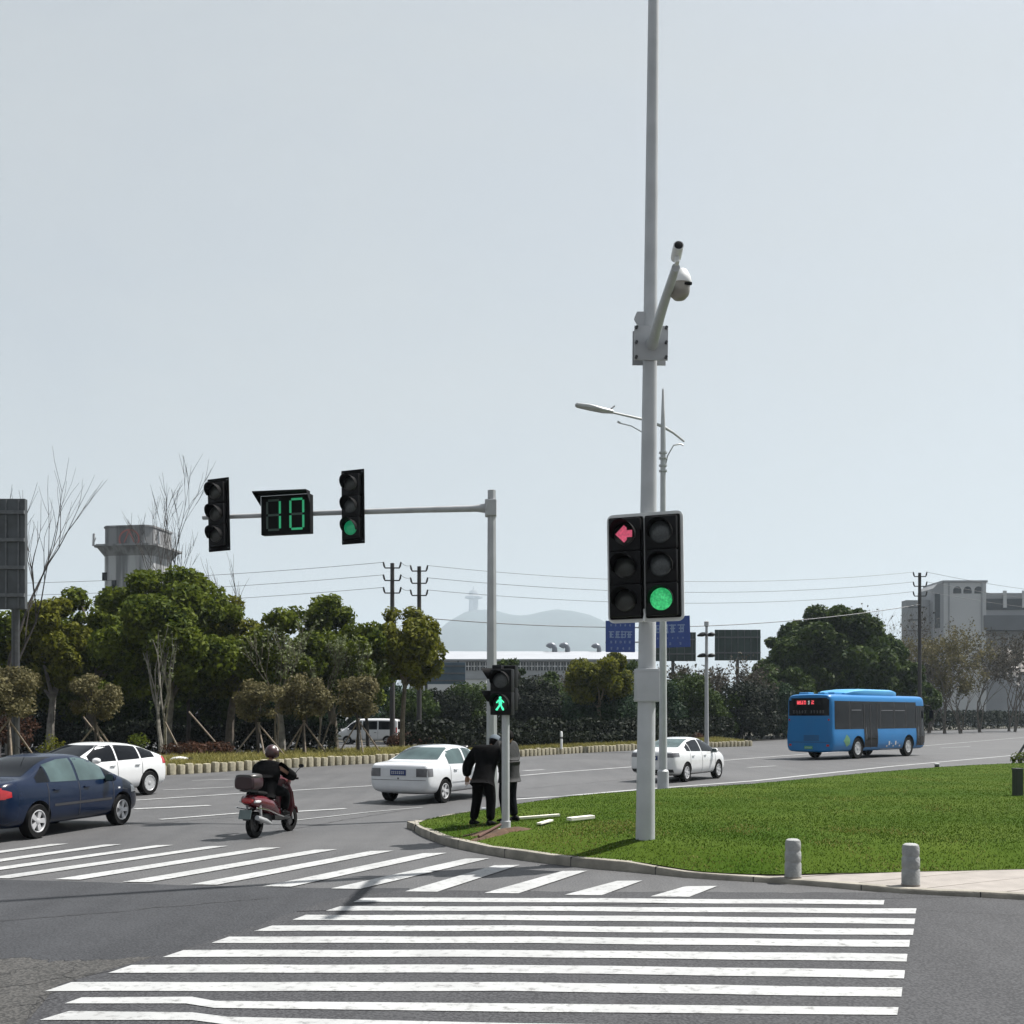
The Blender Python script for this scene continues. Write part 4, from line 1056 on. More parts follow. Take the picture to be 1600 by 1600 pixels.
c.plate(1, .45, 'plate_blue'); c.end('grille', 'seam', 1, .50, .62, -.4, .4)
c.put_wheels(10, 'steel_rim', .22)

# ---- old white sedan, middle of the picture
th = R(64)
st = [(-2.08, .44, .74, .80, .86, .60), (-2.05, .30, .81, .90, .965, .70), (-1.92, .24, .845, .92, .995, .76), (-1.55, .21, .85, .92, 1.02, .76), (-1.28, .21, .85, .915, 1.05, .74),
      (-.86, .21, .85, .91, 1.345, .60), (-.5, .21, .85, .905, 1.405, .60), (.05, .21, .85, .895, 1.41, .61), (.42, .21, .85, .89, 1.365, .60), (1.05, .21, .85, .88, .985, .70), (1.4, .21, .84, .85, .91, .72), (1.8, .23, .80, .76, .83, .68), (1.98, .28, .70, .64, .72, .55), (2.05, .38, .56, .56, .64, .42)]
c = Car('sedan', 'plain white older sedan with blue number plate driving away behind the workers', 'car', st, 'paint_white_old', (-1.24, 1.21), .29, th, place(696, 1254.5, th, -1.24, -.83))
c.windows([(-1.02, -.20), (-.12, .68)], 'car_glass_light', .10)
c.end('rear_window', 'car_glass_light', -1, 1.05, 1.335, -.64, .64, -.54, .54); c.end('windscreen', 'car_glass', 1, .98, 1.34, -.66, .66, -.52, .52)
c.seams((-.98, -.16, .88), .28); c.handles((-.74, .12), .80, 'paint_white_old'); c.mirrors(.68, .93, 'paint_white_old')
for sd_ in (-1, 1):
    c.end('tail_light', 'lamp_smoke', -1, .66, .86, sd_ * .50, sd_ * .78); c.side('tail_light', 'lamp_smoke', -2.03, -1.84, .67, .86, sd_)
    c.side('rub_strip', 'paint_white_old', -.9, .9, .50, .545, sd_, nz=1, off=.012)
    c.side('sill', 'seam', -.85, .85, .21, .26, sd_, nz=1)
c.plate(-1, .76, 'plate_blue'); c.end('boot_recess', 'lamp_clear', -1, .655, .67, -.5, .5, nz=1); c.end('bumper_seam', 'seam', -1, .575, .585, -.76, .76, nz=1)
c.end('boot_lock', 'seam', -1, .60, .64, -.02, .02, ny=2, nz=2)
c.put_wheels(5, 'alloy', .18)

# ---- newer white sedan behind the tall pole
th = R(56)
st = [(-2.18, .46, .66, .82, .92, .54), (-2.14, .32, .78, .94, 1.04, .66), (-1.98, .24, .84, .99, 1.085, .70), (-1.62, .20, .86, .99, 1.12, .70), (-1.34, .20, .86, .985, 1.18, .66),
      (-.80, .20, .86, .97, 1.395, .57), (-.35, .20, .86, .96, 1.465, .57), (.1, .20, .86, .95, 1.475, .58), (.5, .20, .86, .94, 1.42, .57), (1.28, .20, .855, .92, 1.04, .68), (1.6, .20, .845, .88, .95, .70), (1.92, .22, .80, .78, .86, .64), (2.10, .28, .68, .66, .75, .5), (2.18, .38, .54, .56, .66, .38)]
c = Car('sedan', 'newer white sedan with dark tail lights driving away behind the tall pole', 'car', st, 'paint_white', (-1.26, 1.30), .31, th, place(1074, 1222, th, -1.26, -.84), scale=.98)
c.windows([(-1.22, -.93), (-.89, -.12), (-.05, 1.02)], 'car_glass', .095)
c.end('rear_window', 'car_glass_light', -1, 1.14, 1.40, -.58, .58, -.48, .48); c.end('windscreen', 'car_glass', 1, 1.03, 1.40, -.62, .62, -.5, .5)
c.seams((-1.0, -.08, 1.0), .28); c.handles((-.80, .14), .85, 'chrome'); c.mirrors(.80, .97, 'paint_white')
for sd_ in (-1, 1):
    c.end('tail_light', 'lamp_smoke', -1, .82, .96, sd_ * .48, sd_ * .76); c.side('tail_light', 'lamp_smoke', -2.12, -1.82, .84, lambda x: .97, sd_)
    c.end('bumper_vent', 'seam', -1, .34, .44, sd_ * .5, sd_ * .74); c.side('sill', 'seam', -.9, .92, .20, .25, sd_, nz=1)
c.plate(-1, .80, 'plate_blue'); c.end('bumper_skirt', 'seam', -1, .30, .42, -.5, .5)
c.put_wheels(7, 'alloy', .2)

# ---- white minivan on the side road
Y = 84
st = [(-2.4, .5, .70, 1.0, 1.80, .66), (-2.36, .36, .82, 1.05, 1.92, .70), (-2.2, .3, .86, 1.05, 1.97, .72), (-1.2, .28, .87, 1.05, 2.0, .73), (.3, .28, .87, 1.05, 1.99, .73), (.95, .28, .87, 1.05, 1.93, .70), (1.65, .28, .86, 1.03, 1.20, .74), (1.95, .28, .85, .98, 1.05, .74), (2.3, .32, .78, .80, .90, .62), (2.4, .42, .66, .65, .75, .5)]
c = Car('minivan', 'white minivan facing left on the side road behind the propped trees', 'van', st, 'paint_white', (-1.62, 1.45), .31, R(176), ((573 - 800) / F_PX * Y, Y + .9, 0.0))
c.windows([(-2.1, -.95), (-.85, .25)], 'car_glass', .22, .08); c.windows([(.35, 1.45)], 'car_glass', .14, .05)
c.end('windscreen', 'car_glass', 1, 1.2, 1.86, -.7, .7, -.6, .6); c.end('rear_window', 'car_glass', -1, 1.15, 1.75, -.6, .6)
c.seams((-.9, .3, 1.3), .4); c.mirrors(1.35, 1.12, 'paint_white'); c.handles((-.7, .45), .92, 'seam')
for sd_ in (-1, 1):
    c.side('headlight', 'lamp_clear', 2.0, 2.3, .70, .86, sd_); c.side('tail_light', 'lamp_red', -2.36, -2.25, .9, 1.3, sd_); c.side('stripe', 'plate_blue', -.4, .0, .62, .68, sd_, nz=1)
c.put_wheels(5, 'steel_rim', .19)

# ---- blue bus
th = R(44)
L0, L1, W_, H_ = -4.75, 4.75, 1.25, 3.08
st = []
for x, k in ((L0, .90), (L0 + .05, .95), (L0 + .16, .99), (L0 + .5, 1), (-2, 1), (0, 1), (2.6, 1), (L1 - .5, 1), (L1 - .2, .97), (L1 - .06, .9), (L1, .8)):
    st.append((x, .34 if k > .93 else .42, W_ * k, 1.45, H_ * (1 if k > .96 else .985), (W_ - .07) * k))
c = Car('city_bus', 'bright blue city bus with roof unit driving away at the right', 'bus', st, 'paint_bus', (-2.35, 2.75), .50, th, place(1341, 1185.5, th, -2.35, -1.22), scale=1.05)
ct_ = c.root
zb_, zt_ = 1.42, 2.74
for sd_ in (-1, 1):
    c.side('window_band', 'car_glass', -4.45, 3.6, zb_, zt_, sd_, nx=40)
    pl = MB()
    for x in (-3.1, -.15, 1.25, 2.5):
        c.side('window_post', 'seam', x - .03, x + .03, zb_, zt_, sd_, nx=1, off=.008)
    for x0, x1 in ((-.05, 1.15), (1.35, 2.4), (-2.9, -2.0)): c.side('hopper_rail', 'lamp_smoke', x0, x1, 2.30, 2.335, sd_, nx=4, nz=1, off=.009)
    c.side('side_stripe', 'lamp_clear', -.1, 2.2, .41, .44, sd_, nx=8, nz=1, off=.008)
    for k in range(7):   # pale mark on the flank
        xx = .95 + .9 * math.cos(k); c.side('flank_mark', 'lamp_clear', .4 + k * .22, .4 + k * .22 + .13, .52 + .08 * (k % 3), .60 + .10 * ((k * 2) % 3), sd_, nx=2, nz=2, off=.007)
M('leaf_logo', (0.09, 0.22, 0.10), rough=.4, var=.2, scale=5)
c.side('leaf_logo', 'leaf_logo', -3.75, -3.15, lambda x: .60 + .9 * abs(x + 3.45) ** 1.2 - .3 * (x + 3.45), lambda x: 1.16 - 1.3 * abs(x + 3.45) ** 1.3 + .2 * (x + 3.45), -1, off=.006, lab='yellow-green leaf emblem')
# doors on the right-hand side
for (x0, x1) in ((-1.75, -.50), (3.62, 4.55)):
    c.side('door', 'car_glass', x0, x1, .40, 2.56, -1, nx=6, nz=14, off=.007)
    for f in (0, .5, 1): c.side('door_frame', 'seam', x0 + (x1 - x0) * f - .03, x0 + (x1 - x0) * f + .03, .38, 2.58, -1, nx=1, nz=14, off=.014)
    c.side('grab_rail', 'lamp_smoke', x0 + .15, x0 + .19, .9, 1.5, -1, nx=1, off=.016)
c.side('driver_window', 'car_glass', 3.62, 4.5, 1.3, 2.5, 1)
c.end('rear_window', 'car_glass', -1, 2.05, 2.88, -1.06, 1.06)
c.end('windscreen', 'car_glass', 1, 1.1, 2.6, -.95, .95)
c.end('engine_grille', 'paint_bus', -1, .85, 1.8, -.95, .95, off=.012)
for k in range(7): c.end('grille_seam', 'seam', -1, .88 + k * .04, .892 + k * .04, -.55, .25, nz=1, off=.016)
c.end('panel_seam', 'seam', -1, .80, .812, -1.1, 1.1, nz=1, off=.006)
for sd_ in (-1, 1):
    c.end('tail_light', 'lamp_red', -1, .62, .72, sd_ * .92, sd_ * 1.06); c.end('tail_light', 'lamp_red', -1, 1.82, 1.90, sd_ * 1.0, sd_ * 1.08)
c.plate(-1, .56, 'plate_green', .44, .14)
M('led_red', (0.75, 0.07, 0.09), rough=.4, emit=.55, var=.2, scale=40); M('led_white', (.55, .62, .6), rough=.4, emit=.4, var=.1)
# rear route display: pixel blocks, red then white then red
h, _ = c.hit((-6, 0, 2.55), (1, 0, 0))
dsp = MB().box((h.x - .02, 0, 2.68), (.02, 1.4, .22)).build('route_display', MATS['black_matt'], ct_)
rs = random.Random(4)
for (y0, y1, mt) in ((.12, .62, 'led_red'), (-.06, .04, 'led_white'), (-.3, -.16, 'led_red')):
    px_ = MB(); n = int(abs(y1 - y0) / .034)
    for a in range(n):
        for b_ in range(5):
            if rs.random() < .78: px_.box((h.x - .033, y0 + .034 * (a + .5), 2.60 + b_ * .036), (.006, .03, .032))
    px_.build('display_text', MATS[mt], dsp)
tx = MB()
for k in range(11):
    if k in (5,): continue
    yy = .78 - k * .155
    for q_ in range(3): tx.box((h.x - .014, yy, 2.18 + q_ * .055), (.006, .11 * rs.uniform(.5, 1), .018))
    tx.box((h.x - .014, yy + rs.uniform(-.04, .04), 2.235), (.006, .018, .13))
tx.build('rear_lettering', MATS['lamp_smoke'], ct_)
ac = MB().loft([(-2.55, 0, H_ + .02, .70, .05), (-2.2, 0, H_ + .06, .92, .14), (-1.2, 0, H_ + .08, .95, .20), (1.6, 0, H_ + .08, .95, .20), (2.0, 0, H_ + .06, .92, .15), (2.25, 0, H_ + .02, .7, .06)], 20, e=4.5)
a_ = ac.build('roof_unit', MATS['paint_bus_roof_lit'], ct_, smooth=True)
MB().box((-4.1, .5, H_ + .03), (.5, .5, .10), bev=.03).box((-3.2, -.35, H_ + .03), (.7, .6, .12), bev=.03).box((-4.3, -.5, H_ + .02), (.35, .35, .09), bev=.02).build('roof_hatch', MATS['paint_bus_roof_lit'], ct_)
for sd_ in (-1, 1):
    MB().tube([(4.7, sd_ * 1.15, 2.6), (5.0, sd_ * 1.3, 2.55), (5.02, sd_ * 1.35, 2.3)], .025, 6).box((5.0, sd_ * 1.36, 2.12), (.1, .22, .42), bev=.03).build('wing_mirror', MATS['black_plastic'], ct_)
c.put_wheels(8, 'steel_rim', .28, .02, .62)
# ================================================================== PEOPLE AND SCOOTERS
def skin_mesh(joints, bones, root, sub=2):
    bm = bmesh.new(); L = bm.verts.layers.skin.verify(); idx = {}
    for k, (p, r_) in joints.items():
        v = bm.verts.new(p); rr_ = r_ if isinstance(r_, tuple) else (r_, r_)
        v[L].radius = rr_; v[L].use_root = (k == root); idx[k] = v
    for a, b_ in bones: bm.edges.new((idx[a], idx[b_]))
    me = bpy.data.meshes.new('s'); bm.to_mesh(me); bm.free()
    ob = bpy.data.objects.new('s', me); COL.objects.link(ob)
    m1 = ob.modifiers.new('skin', 'SKIN'); m1.use_smooth_shade = True
    m2 = ob.modifiers.new('sub', 'SUBSURF'); m2.levels = sub; m2.render_levels = sub
    out = eval_mesh(ob); drop(ob)
    return out
def from_meshes(name, mes, mat, parent, soft=0):
    bm = bmesh.new()
    for me in mes: bm.from_mesh(me)
    for _ in range(soft): bmesh.ops.smooth_vert(bm, verts=bm.verts[:], factor=.5, use_axis_x=True, use_axis_y=True, use_axis_z=True)
    out = bpy.data.meshes.new(name); bm.to_mesh(out); bm.free(); out.materials.append(mat)
    for p in out.polygons: p.material_index = 0; p.use_smooth = True
    o = bpy.data.objects.new(name, out); COL.objects.link(o); o.parent = parent
    return o
def head_mesh(c, fwd, up=Vector((0, 0, 1)), s=1.0):
    """head with brow, nose, chin and ears; c: centre"""
    fwd = Vector(fwd).normalized(); up = (Vector(up) - fwd * fwd.dot(up)).normalized(); lf = up.cross(fwd)
    bm = bmesh.new(); bmesh.ops.create_icosphere(bm, subdivisions=3, radius=1.0)
    for v in bm.verts:
        x, y, z = v.co
        k = 1 - .28 * max(0, -z) ** 1.4                      # jaw narrows
        X = x * .098 + (.012 if z < -.3 and x > 0 else 0); Yy = y * .076 * k; Z = z * .118
        if abs(y) < .22 and x > .75 and -.35 < z < .12: X += .020 * (1 - abs(y) / .22) * (1 - abs(z + .18) / .3)
        if x > .7 and .05 < z < .25 and .2 < abs(y) < .55: X -= .010
        if x > .8 and -.55 < z < -.42: X -= .005
        v.co = Vector(c) + (fwd * X + lf * Yy + up * Z) * s
    for sd_ in (-1, 1):
        r_ = bmesh.ops.create_icosphere(bm, subdivisions=1, radius=1.0)
        for v in r_['verts']:
            v.co = Vector(c) + (fwd * (v.co.x * .022 - .008) + lf * (sd_ * .078 + v.co.y * .012) + up * (v.co.z * .034 - .005)) * s
    me = bpy.data.meshes.new('h'); bm.to_mesh(me); bm.free()
    return me
def eyes(c, fwd, parent, s=1.0):
    fwd = Vector(fwd).normalized(); up = Vector((0, 0, 1)); up = (up - fwd * fwd.dot(up)).normalized(); lf = up.cross(fwd)
    for sd_ in (-1, 1):
        p = Vector(c) + (fwd * .088 + lf * sd_ * .031 + up * .012) * s
        MB().lathe([(.002, -.008), (.009, 0), (.002, .008)], 8, T=TR(p)).build('eye', MATS['hair'], parent, smooth='all')
def hand_mesh(w_, d, side, curl=.6):
    """palm and five bent fingers from the wrist w_ along d"""
    d = Vector(d).normalized(); up = Vector((0, 0, 1)); up = (up - d * d.dot(up))
    up = up.normalized() if up.length > .1 else Vector((1, 0, 0)); lt = d.cross(up)
    mb = MB(); w_ = Vector(w_)
    mb.rings([[w_ + d * t_ + lt * (a * wd) + up * (b_ * th_) for a, b_ in ((-1, -.6), (-.6, -1), (.6, -1), (1, -.6), (1, .6), (.6, 1), (-.6, 1), (-1, .6))]
              for t_, wd, th_ in ((-.02, .026, .02), (.03, .038, .016), (.075, .042, .014), (.092, .038, .010))])
    for k, ln_ in enumerate((.062, .072, .068, .052)):
        b0 = w_ + d * .085 + lt * ((k - 1.5) * .021)
        c1 = b0 + d * ln_ * .45; c2 = c1 + (d * math.cos(curl) - up * math.sin(curl)) * ln_ * .35; c3 = c2 + (d * math.cos(2 * curl) - up * math.sin(2 * curl)) * ln_ * .3
        mb.tube([b0, c1, c2, c3], [.010, .0095, .009, .006], 6)
    b0 = w_ + d * .03 + lt * side * .036
    mb.tube([b0, b0 + lt * side * .025 + d * .025, b0 + lt * side * .028 + d * .055 - up * .012], [.012, .011, .007], 6)
    return mb.mesh('hand', MATS['skin'])

def person(label, loc, rz, J, mats, hat=None, head_fwd=(1, 0, 0), sleeves='long', group=None, shoes='black_matt'):
    """J: joint positions (x forward, y left, z up). body = one mesh, clothes = children"""
    o = thing('person', label, 'person', loc, rz, group)
    V = {k: Vector(p) for k, p in J.items()}
    def mid(a, b_, t_=.5): return V[a].lerp(V[b_], t_)
    def build(rad, parts, root):
        jj, bb = {}, []
        def add(k, p, r_): jj[k] = (p, r_)
        if 'torso' in parts:
            add('pelvis', V['pelvis'], (rad['pel'], rad['pel'] * .8)); add('waist', mid('pelvis', 'chest', .5), (rad['wai'], rad['wai'] * .78)); add('chest', V['chest'], (rad['che'], rad['che'] * .74)); add('neckb', mid('chest', 'neck', .8), rad['nkb'])
            bb.extend([('pelvis', 'waist'), ('waist', 'chest'), ('chest', 'neckb')])
            if 'neck' in parts: add('neck', V['neck'], rad['neck']); bb.append(('neckb', 'neck'))
        if 'hem' in parts:
            add('hem', V['pelvis'] - (V['chest'] - V['pelvis']).normalized() * .10 - Vector((0, 0, .04)), (rad['pel'] * .96, rad['pel'] * .8)); bb.append(('pelvis', 'hem'))
        if 'arms' in parts:
            for s_ in 'lr':
                add('sh' + s_, V['sh' + s_], rad['sh']); add('el' + s_, V['el' + s_], rad['el']); bb.extend([('chest', 'sh' + s_), ('sh' + s_, 'el' + s_)])
                if 'fore' in parts: add('wr' + s_, V['wr' + s_], rad['wr']); bb.append(('el' + s_, 'wr' + s_))
        if 'legs' in parts:
            if 'pelvis' not in jj:
                add('pelvis', V['pelvis'], (rad['pel'], rad['pel'] * .8)); add('waistb', mid('pelvis', 'chest', .35), (rad['pel'] * .95, rad['pel'] * .75)); bb.append(('pelvis', 'waistb'))
            for s_ in 'lr':
                add('hp' + s_, V['hp' + s_], rad['hp']); add('kn' + s_, V['kn' + s_], rad['kn']); add('an' + s_, V['an' + s_], rad['an'])
                bb.extend([('pelvis', 'hp' + s_), ('hp' + s_, 'kn' + s_), ('kn' + s_, 'an' + s_)])
        return skin_mesh(jj, bb, root)
    body = build(dict(pel=.105, wai=.095, che=.125, nkb=.055, neck=.052, sh=.042, el=.030, wr=.027, hp=.072, kn=.054, an=.042), ('torso', 'neck', 'arms', 'fore', 'legs'), 'pelvis')
    parts = [body, head_mesh(V['head'], head_fwd)]
    for s_, sd_ in (('l', 1), ('r', -1)):
        parts.append(hand_mesh(V['wr' + s_], V['wr' + s_] - V['el' + s_], sd_))
    b = from_meshes('body', parts, MATS['skin'], o)
    eyes(V['head'], head_fwd, o)
    jk = build(dict(pel=.215, wai=.205, che=.225, nkb=.115, neck=.07, sh=.118, el=.108, wr=.078, hp=.1, kn=.1, an=.1), ('torso', 'arms', 'hem') + (('fore',) if sleeves == 'long' else ()), 'pelvis')
    from_meshes('jacket' if sleeves == 'long' else 'shirt', [jk], MATS[mats[0]], o, 2)
    tr = build(dict(pel=.160, hp=.128, kn=.094, an=.080, wai=.1, che=.1, nkb=.1, neck=.1, sh=.1, el=.1, wr=.1), ('legs',), 'pelvis')
    from_meshes('trousers', [tr], MATS[mats[1]], o)
    for s_ in 'lr':
        a = V['an' + s_]; f = Vector((1, 0, 0))
        MB().loft([(-.09, 0, -.035, .035, .03), (-.05, 0, -.02, .045, .05), (.05, 0, -.035, .048, .036), (.13, 0, -.048, .046, .024), (.185, 0, -.054, .03, .016)], 12, T=TR(a)).build('shoe', MATS[shoes], o, smooth=True)
    hc = V['head']; hf = Vector(head_fwd).normalized(); hu = Vector((0, 0, 1)); hu = (hu - hf * hf.dot(hu)).normalized(); hl = hu.cross(hf)
    Th = Matrix(((hf.x, hl.x, hu.x, hc.x), (hf.y, hl.y, hu.y, hc.y), (hf.z, hl.z, hu.z, hc.z), (0, 0, 0, 1)))
    hr = MB(); bm = bmesh.new(); bmesh.ops.create_icosphere(bm, subdivisions=3, radius=1.0)
    for v in bm.verts:
        x, y, z = v.co
        cut = (z < .25 and x > .1) or z < -.55
        k = .94 if cut else 1.07
        v.co = Vector((x * .101 * k - .004, y * .080 * k, z * .120 * k + .004))
    bm.verts.index_update(); hr.add([v.co.copy() for v in bm.verts], [[v.index for v in f.verts] for f in bm.faces], T=Th); bm.free()
    hr.build('hair', MATS['hair'], o, smooth='all')
    if hat == 'cap':
        MB().lathe([(.112, .03), (.110, .07), (.09, .115), (.05, .135), (.005, .14)], 20, T=Th).loft([(.06, 0, .035, .085, .008), (.13, 0, .028, .08, .007), (.185, 0, .018, .05, .006)], 12, T=Th).build('cap', MATS['cap_blue'], o, smooth=True)
    return o, Th

# left worker: leaning over, seen from behind, arms out from the body
q = on_lawn(757, 1290)
Jl = dict(pelvis=(0, 0, .86), chest=(.19, .02, 1.21), neck=(.31, .02, 1.37), head=(.40, .0, 1.435), shl=(.16, .24, 1.28), shr=(.18, -.20, 1.28), ell=(.12, .40, 1.02), wrl=(.16, .42, .83),
          elr=(.42, -.25, 1.10), wrr=(.60, -.16, 1.02), hpl=(0, .10, .82), hpr=(0, -.10, .82), knl=(.05, .15, .46), knr=(.06, -.12, .46), anl=(-.02, .19, .085), anr=(0, -.14, .085))
person('worker in loose black jacket and trousers with grey-blue cap, bending beside the slim post', (q.x - .02, q.y, q.z), R(62), Jl, ('cloth_black', 'cloth_black'), 'cap', head_fwd=(.8, -.1, -.45))
# right worker: behind the post, bare forearms, facing left
q = on_lawn(800, 1287)
Jr = dict(pelvis=(0, 0, .88), chest=(.03, .0, 1.24), neck=(.03, .03, 1.42), head=(.0, .05, 1.51), shl=(.08, .19, 1.36), shr=(.06, -.20, 1.34), ell=(.22, .26, 1.12), wrl=(.42, .16, 1.05),
          elr=(.02, -.30, 1.08), wrr=(.22, -.22, .96), hpl=(0, .10, .84), hpr=(0, -.10, .84), knl=(.05, .12, .47), knr=(.03, -.12, .47), anl=(-.02, .13, .085), anr=(-.03, -.13, .085))
person('worker in short grey sleeves and black trousers, mostly hidden behind the slim post', (q.x - .05, q.y + .32, q.z), R(150), Jr, ('cloth_grey', 'cloth_navy'), None, head_fwd=(.9, 0, -.35), sleeves='short')

# ---- scooter
M('scooter_red', (0.085, 0.008, 0.014), rough=.25, var=.15, coat=.7)
M('scooter_black', (0.012, 0.012, 0.013), rough=.4, var=.2, coat=.2)
M('grey_plate', (0.10, 0.13, 0.13), rough=.6, var=.2)
def scooter(label, loc, rz, paint, box=True, group=None):
    o = thing('motor_scooter', label, 'scooter', loc, rz, group)
    for x, nm in ((-.58, 'rear'), (.66, 'front')):
        w_ = wheel(o, x, 0, .235, .10, 5, 'alloy', 1, .58); 
    # rear body / tail fairing
    MB().loft([(-.86, 0, .70, .05, .04), (-.80, 0, .69, .14, .09), (-.55, 0, .64, .19, .13), (-.25, 0, .57, .20, .15), (-.02, 0, .48, .17, .16), (.10, 0, .36, .15, .08)], 16).build('body', MATS[paint], o, smooth=True)
    MB().loft([(-.12, 0, .33, .15, .05), (.1, 0, .30, .17, .05), (.42, 0, .30, .15, .05), (.52, 0, .34, .12, .06)], 14, e=4).build('footboard', MATS['scooter_black'], o, smooth=True)
    MB().rings([[Vector((x + xo, y, z)) for (y, xo) in ((-w_, -.05), (-w_ * .5, .02), (0, .04), (w_ * .5, .02), (w_, -.05), (w_ * .5, -.02), (0, 0), (-w_ * .5, -.02))]
                for x, z, w_ in ((.48, .30, .17), (.55, .5, .21), (.50, .75, .20), (.44, .93, .15))]).build('leg_shield', MATS[paint], o, smooth='all')
    MB().loft([(.36, 0, .96, .10, .05), (.44, 0, .98, .14, .09), (.54, 0, .95, .11, .09), (.60, 0, .92, .06, .05)], 14).build('handlebar_cover', MATS[paint], o, smooth=True)
    MB().tube([(.66, .075, .235), (.60, .06, .5), (.50, 0, .75), (.44, 0, 1.0)], [.022, .025, .03, .025], 8).tube([(.66, -.075, .235), (.60, -.06, .5), (.52, 0, .72)], .022, 8).build('fork', MATS['galv'], o, smooth=True)
    MB().tube([(.34, .36, 1.02), (.42, .18, 1.0), (.43, 0, .98), (.42, -.18, 1.0), (.34, -.36, 1.02)], .014, 8).build('handlebar', MATS['dark_metal'], o, smooth=True)
    for s_ in (-1, 1):
        MB().tube([(.345, s_ * .24, 1.02), (.335, s_ * .37, 1.02)], .020, 8).build('grip', MATS['rubber'], o)
        MB().tube([(.40, s_ * .2, 1.01), (.43, s_ * .30, 1.16), (.44, s_ * .36, 1.22)], .007, 6).loft([(.43, s_ * .38, 1.25, .055, .035), (.46, s_ * .38, 1.25, .045, .028)], 10).build('mirror', MATS['scooter_black'], o, smooth=True)
    MB().loft([(-.72, 0, .79, .09, .02), (-.6, 0, .80, .14, .045), (-.3, 0, .76, .15, .05), (-.05, 0, .74, .13, .045), (.0, 0, .72, .08, .03)], 14, e=3).build('seat', MATS['rubber'], o, smooth=True)
    MB().loft([(.42, 0, .40, .05, .02), (.5, 0, .50, .07, .02), (.66, 0, .515, .07, .02), (.84, 0, .44, .07, .02), (.90, 0, .34, .06, .02)], 10).build('front_mudguard', MATS[paint], o, smooth=True)
    MB().loft([(-.88, 0, .34, .06, .012), (-.80, 0, .48, .08, .015), (-.62, 0, .52, .08, .015)], 10).build('rear_mudguard', MATS['scooter_black'], o, smooth=True)
    MB().box((0, 0, 0), (.012, .24, .17), bev=.004, T=TR(-.90, 0, .44) @ RY(R(18))).build('number_plate', MATS['grey_plate'], o)
    MB().loft([(-.875, 0, .68, .06, .035), (-.86, 0, .68, .10, .05), (-.8, 0, .68, .13, .06)], 12).build('tail_light', MATS['lamp_red'], o, smooth=True)
    for s_ in (-1, 1): MB().loft([(-.82, s_ * .15, .66, .02, .02), (-.74, s_ * .165, .66, .03, .028), (-.66, s_ * .17, .66, .015, .015)], 10).build('indicator', MATS['lamp_clear'], o, smooth=True)
    MB().tube([(-.30, -.15, .24), (-.5, -.17, .30), (-.80, -.18, .38)], [.03, .05, .045], 10).build('exhaust', MATS['galv'], o, smooth=True)
    MB().box((-.32, 0, .32), (.45, .16, .16), bev=.03).tube([(-.3, .12, .3), (-.58, .10, .24)], .05, 8).build('engine', MATS['dark_metal'], o)
    MB().tube([(-.55, .12, .26), (-.62, .14, .6)], .022, 8).tube([(-.55, -.12, .26), (-.62, -.14, .6)], .022, 8).build('shock', MATS['alloy'], o)
    MB().tube([(-.85, -.21, .56), (-.5, -.23, .5), (-.1, -.21, .38), (.1, -.2, .33)], .012, 6).tube([(-.85, .21, .56), (-.5, .23, .5), (-.1, .21, .38)], .012, 6).build('trim_strip', MATS['chrome'], o)
    if box:
        MB().box((-.74, 0, .87), (.26, .2, .03)).tube([(-.9, .1, .86), (-.5, .1, .80)], .012).tube([(-.9, -.1, .86), (-.5, -.1, .80)], .012).build('carrier', MATS['dark_metal'], o)
        tb = MB().loft([(-.95, 0, 1.0, .17, .10), (-.92, 0, 1.0, .20, .125), (-.65, 0, 1.0, .21, .13), (-.60, 0, 1.0, .19, .11)], 20, e=4).build('top_box', M('maroon_box', (.020, .004, .007), rough=.4, coat=.15), o, smooth=True)
        MB().loft([(-.94, 0, 1.10, .16, .045), (-.90, 0, 1.105, .195, .055), (-.66, 0, 1.105, .205, .055), (-.61, 0, 1.10, .18, .045)], 20, e=3).build('lid', MATS['grey_lid'], tb, smooth=True)
    return o
M('grey_lid', (.04, .036, .036), rough=.35, var=.15, coat=.3)
th = R(72)
g = G(397, 1309); c_, s_ = math.cos(th), math.sin(th)
sc_loc = (g.x + .58 * c_, g.y + .58 * s_, 0)
scooter('dark red scooter with maroon top box, ridden away from the zebra crossing', sc_loc, th, 'scooter_red')
Jd = dict(pelvis=(-.22, 0, .86), chest=(-.13, 0, 1.17), neck=(-.03, 0, 1.39), head=(.02, 0, 1.49), shl=(-.10, .23, 1.24), shr=(-.10, -.23, 1.24), ell=(.10, .36, 1.08), wrl=(.27, .31, 1.05),
          elr=(.10, -.38, 1.07), wrr=(.27, -.32, 1.05), hpl=(-.18, .11, .84), hpr=(-.18, -.11, .84), knl=(.22, .17, .76), knr=(.22, -.19, .76), anl=(.18, .15, .43), anr=(.18, -.16, .43))
bpy.data.objects['motor_scooter'].scale = (.97,) * 3
rd, Th = person('scooter rider in thick black coat wearing a red and white helmet', sc_loc, th, Jd, ('cloth_black', 'cloth_black'), None, head_fwd=(1, -.12, -.12))
rd.scale = (.97,) * 3
hm = MB(); bm = bmesh.new(); bmesh.ops.create_icosphere(bm, subdivisions=3, radius=1.0)
fs = []
for v in bm.verts:
    x, y, z = v.co; v.co = Vector((x * .142, y * .126, z * .142 + .02)) * (1.0)
bm.verts.index_update()
for f in bm.faces:
    c = f.calc_center_median()
    if c.z < -.085: continue
    if c.x > .055 and c.z < .055: continue
    fs.append(([v.index for v in f.verts], 1 if (c.z > .065 and c.x > -.01) else 0))
vs = [v.co.copy() for v in bm.verts]; bm.free()
hm.v = [Th @ v for v in vs]; hm.f = [tuple(f[0]) for f in fs]; hm.m = [f[1] for f in fs]
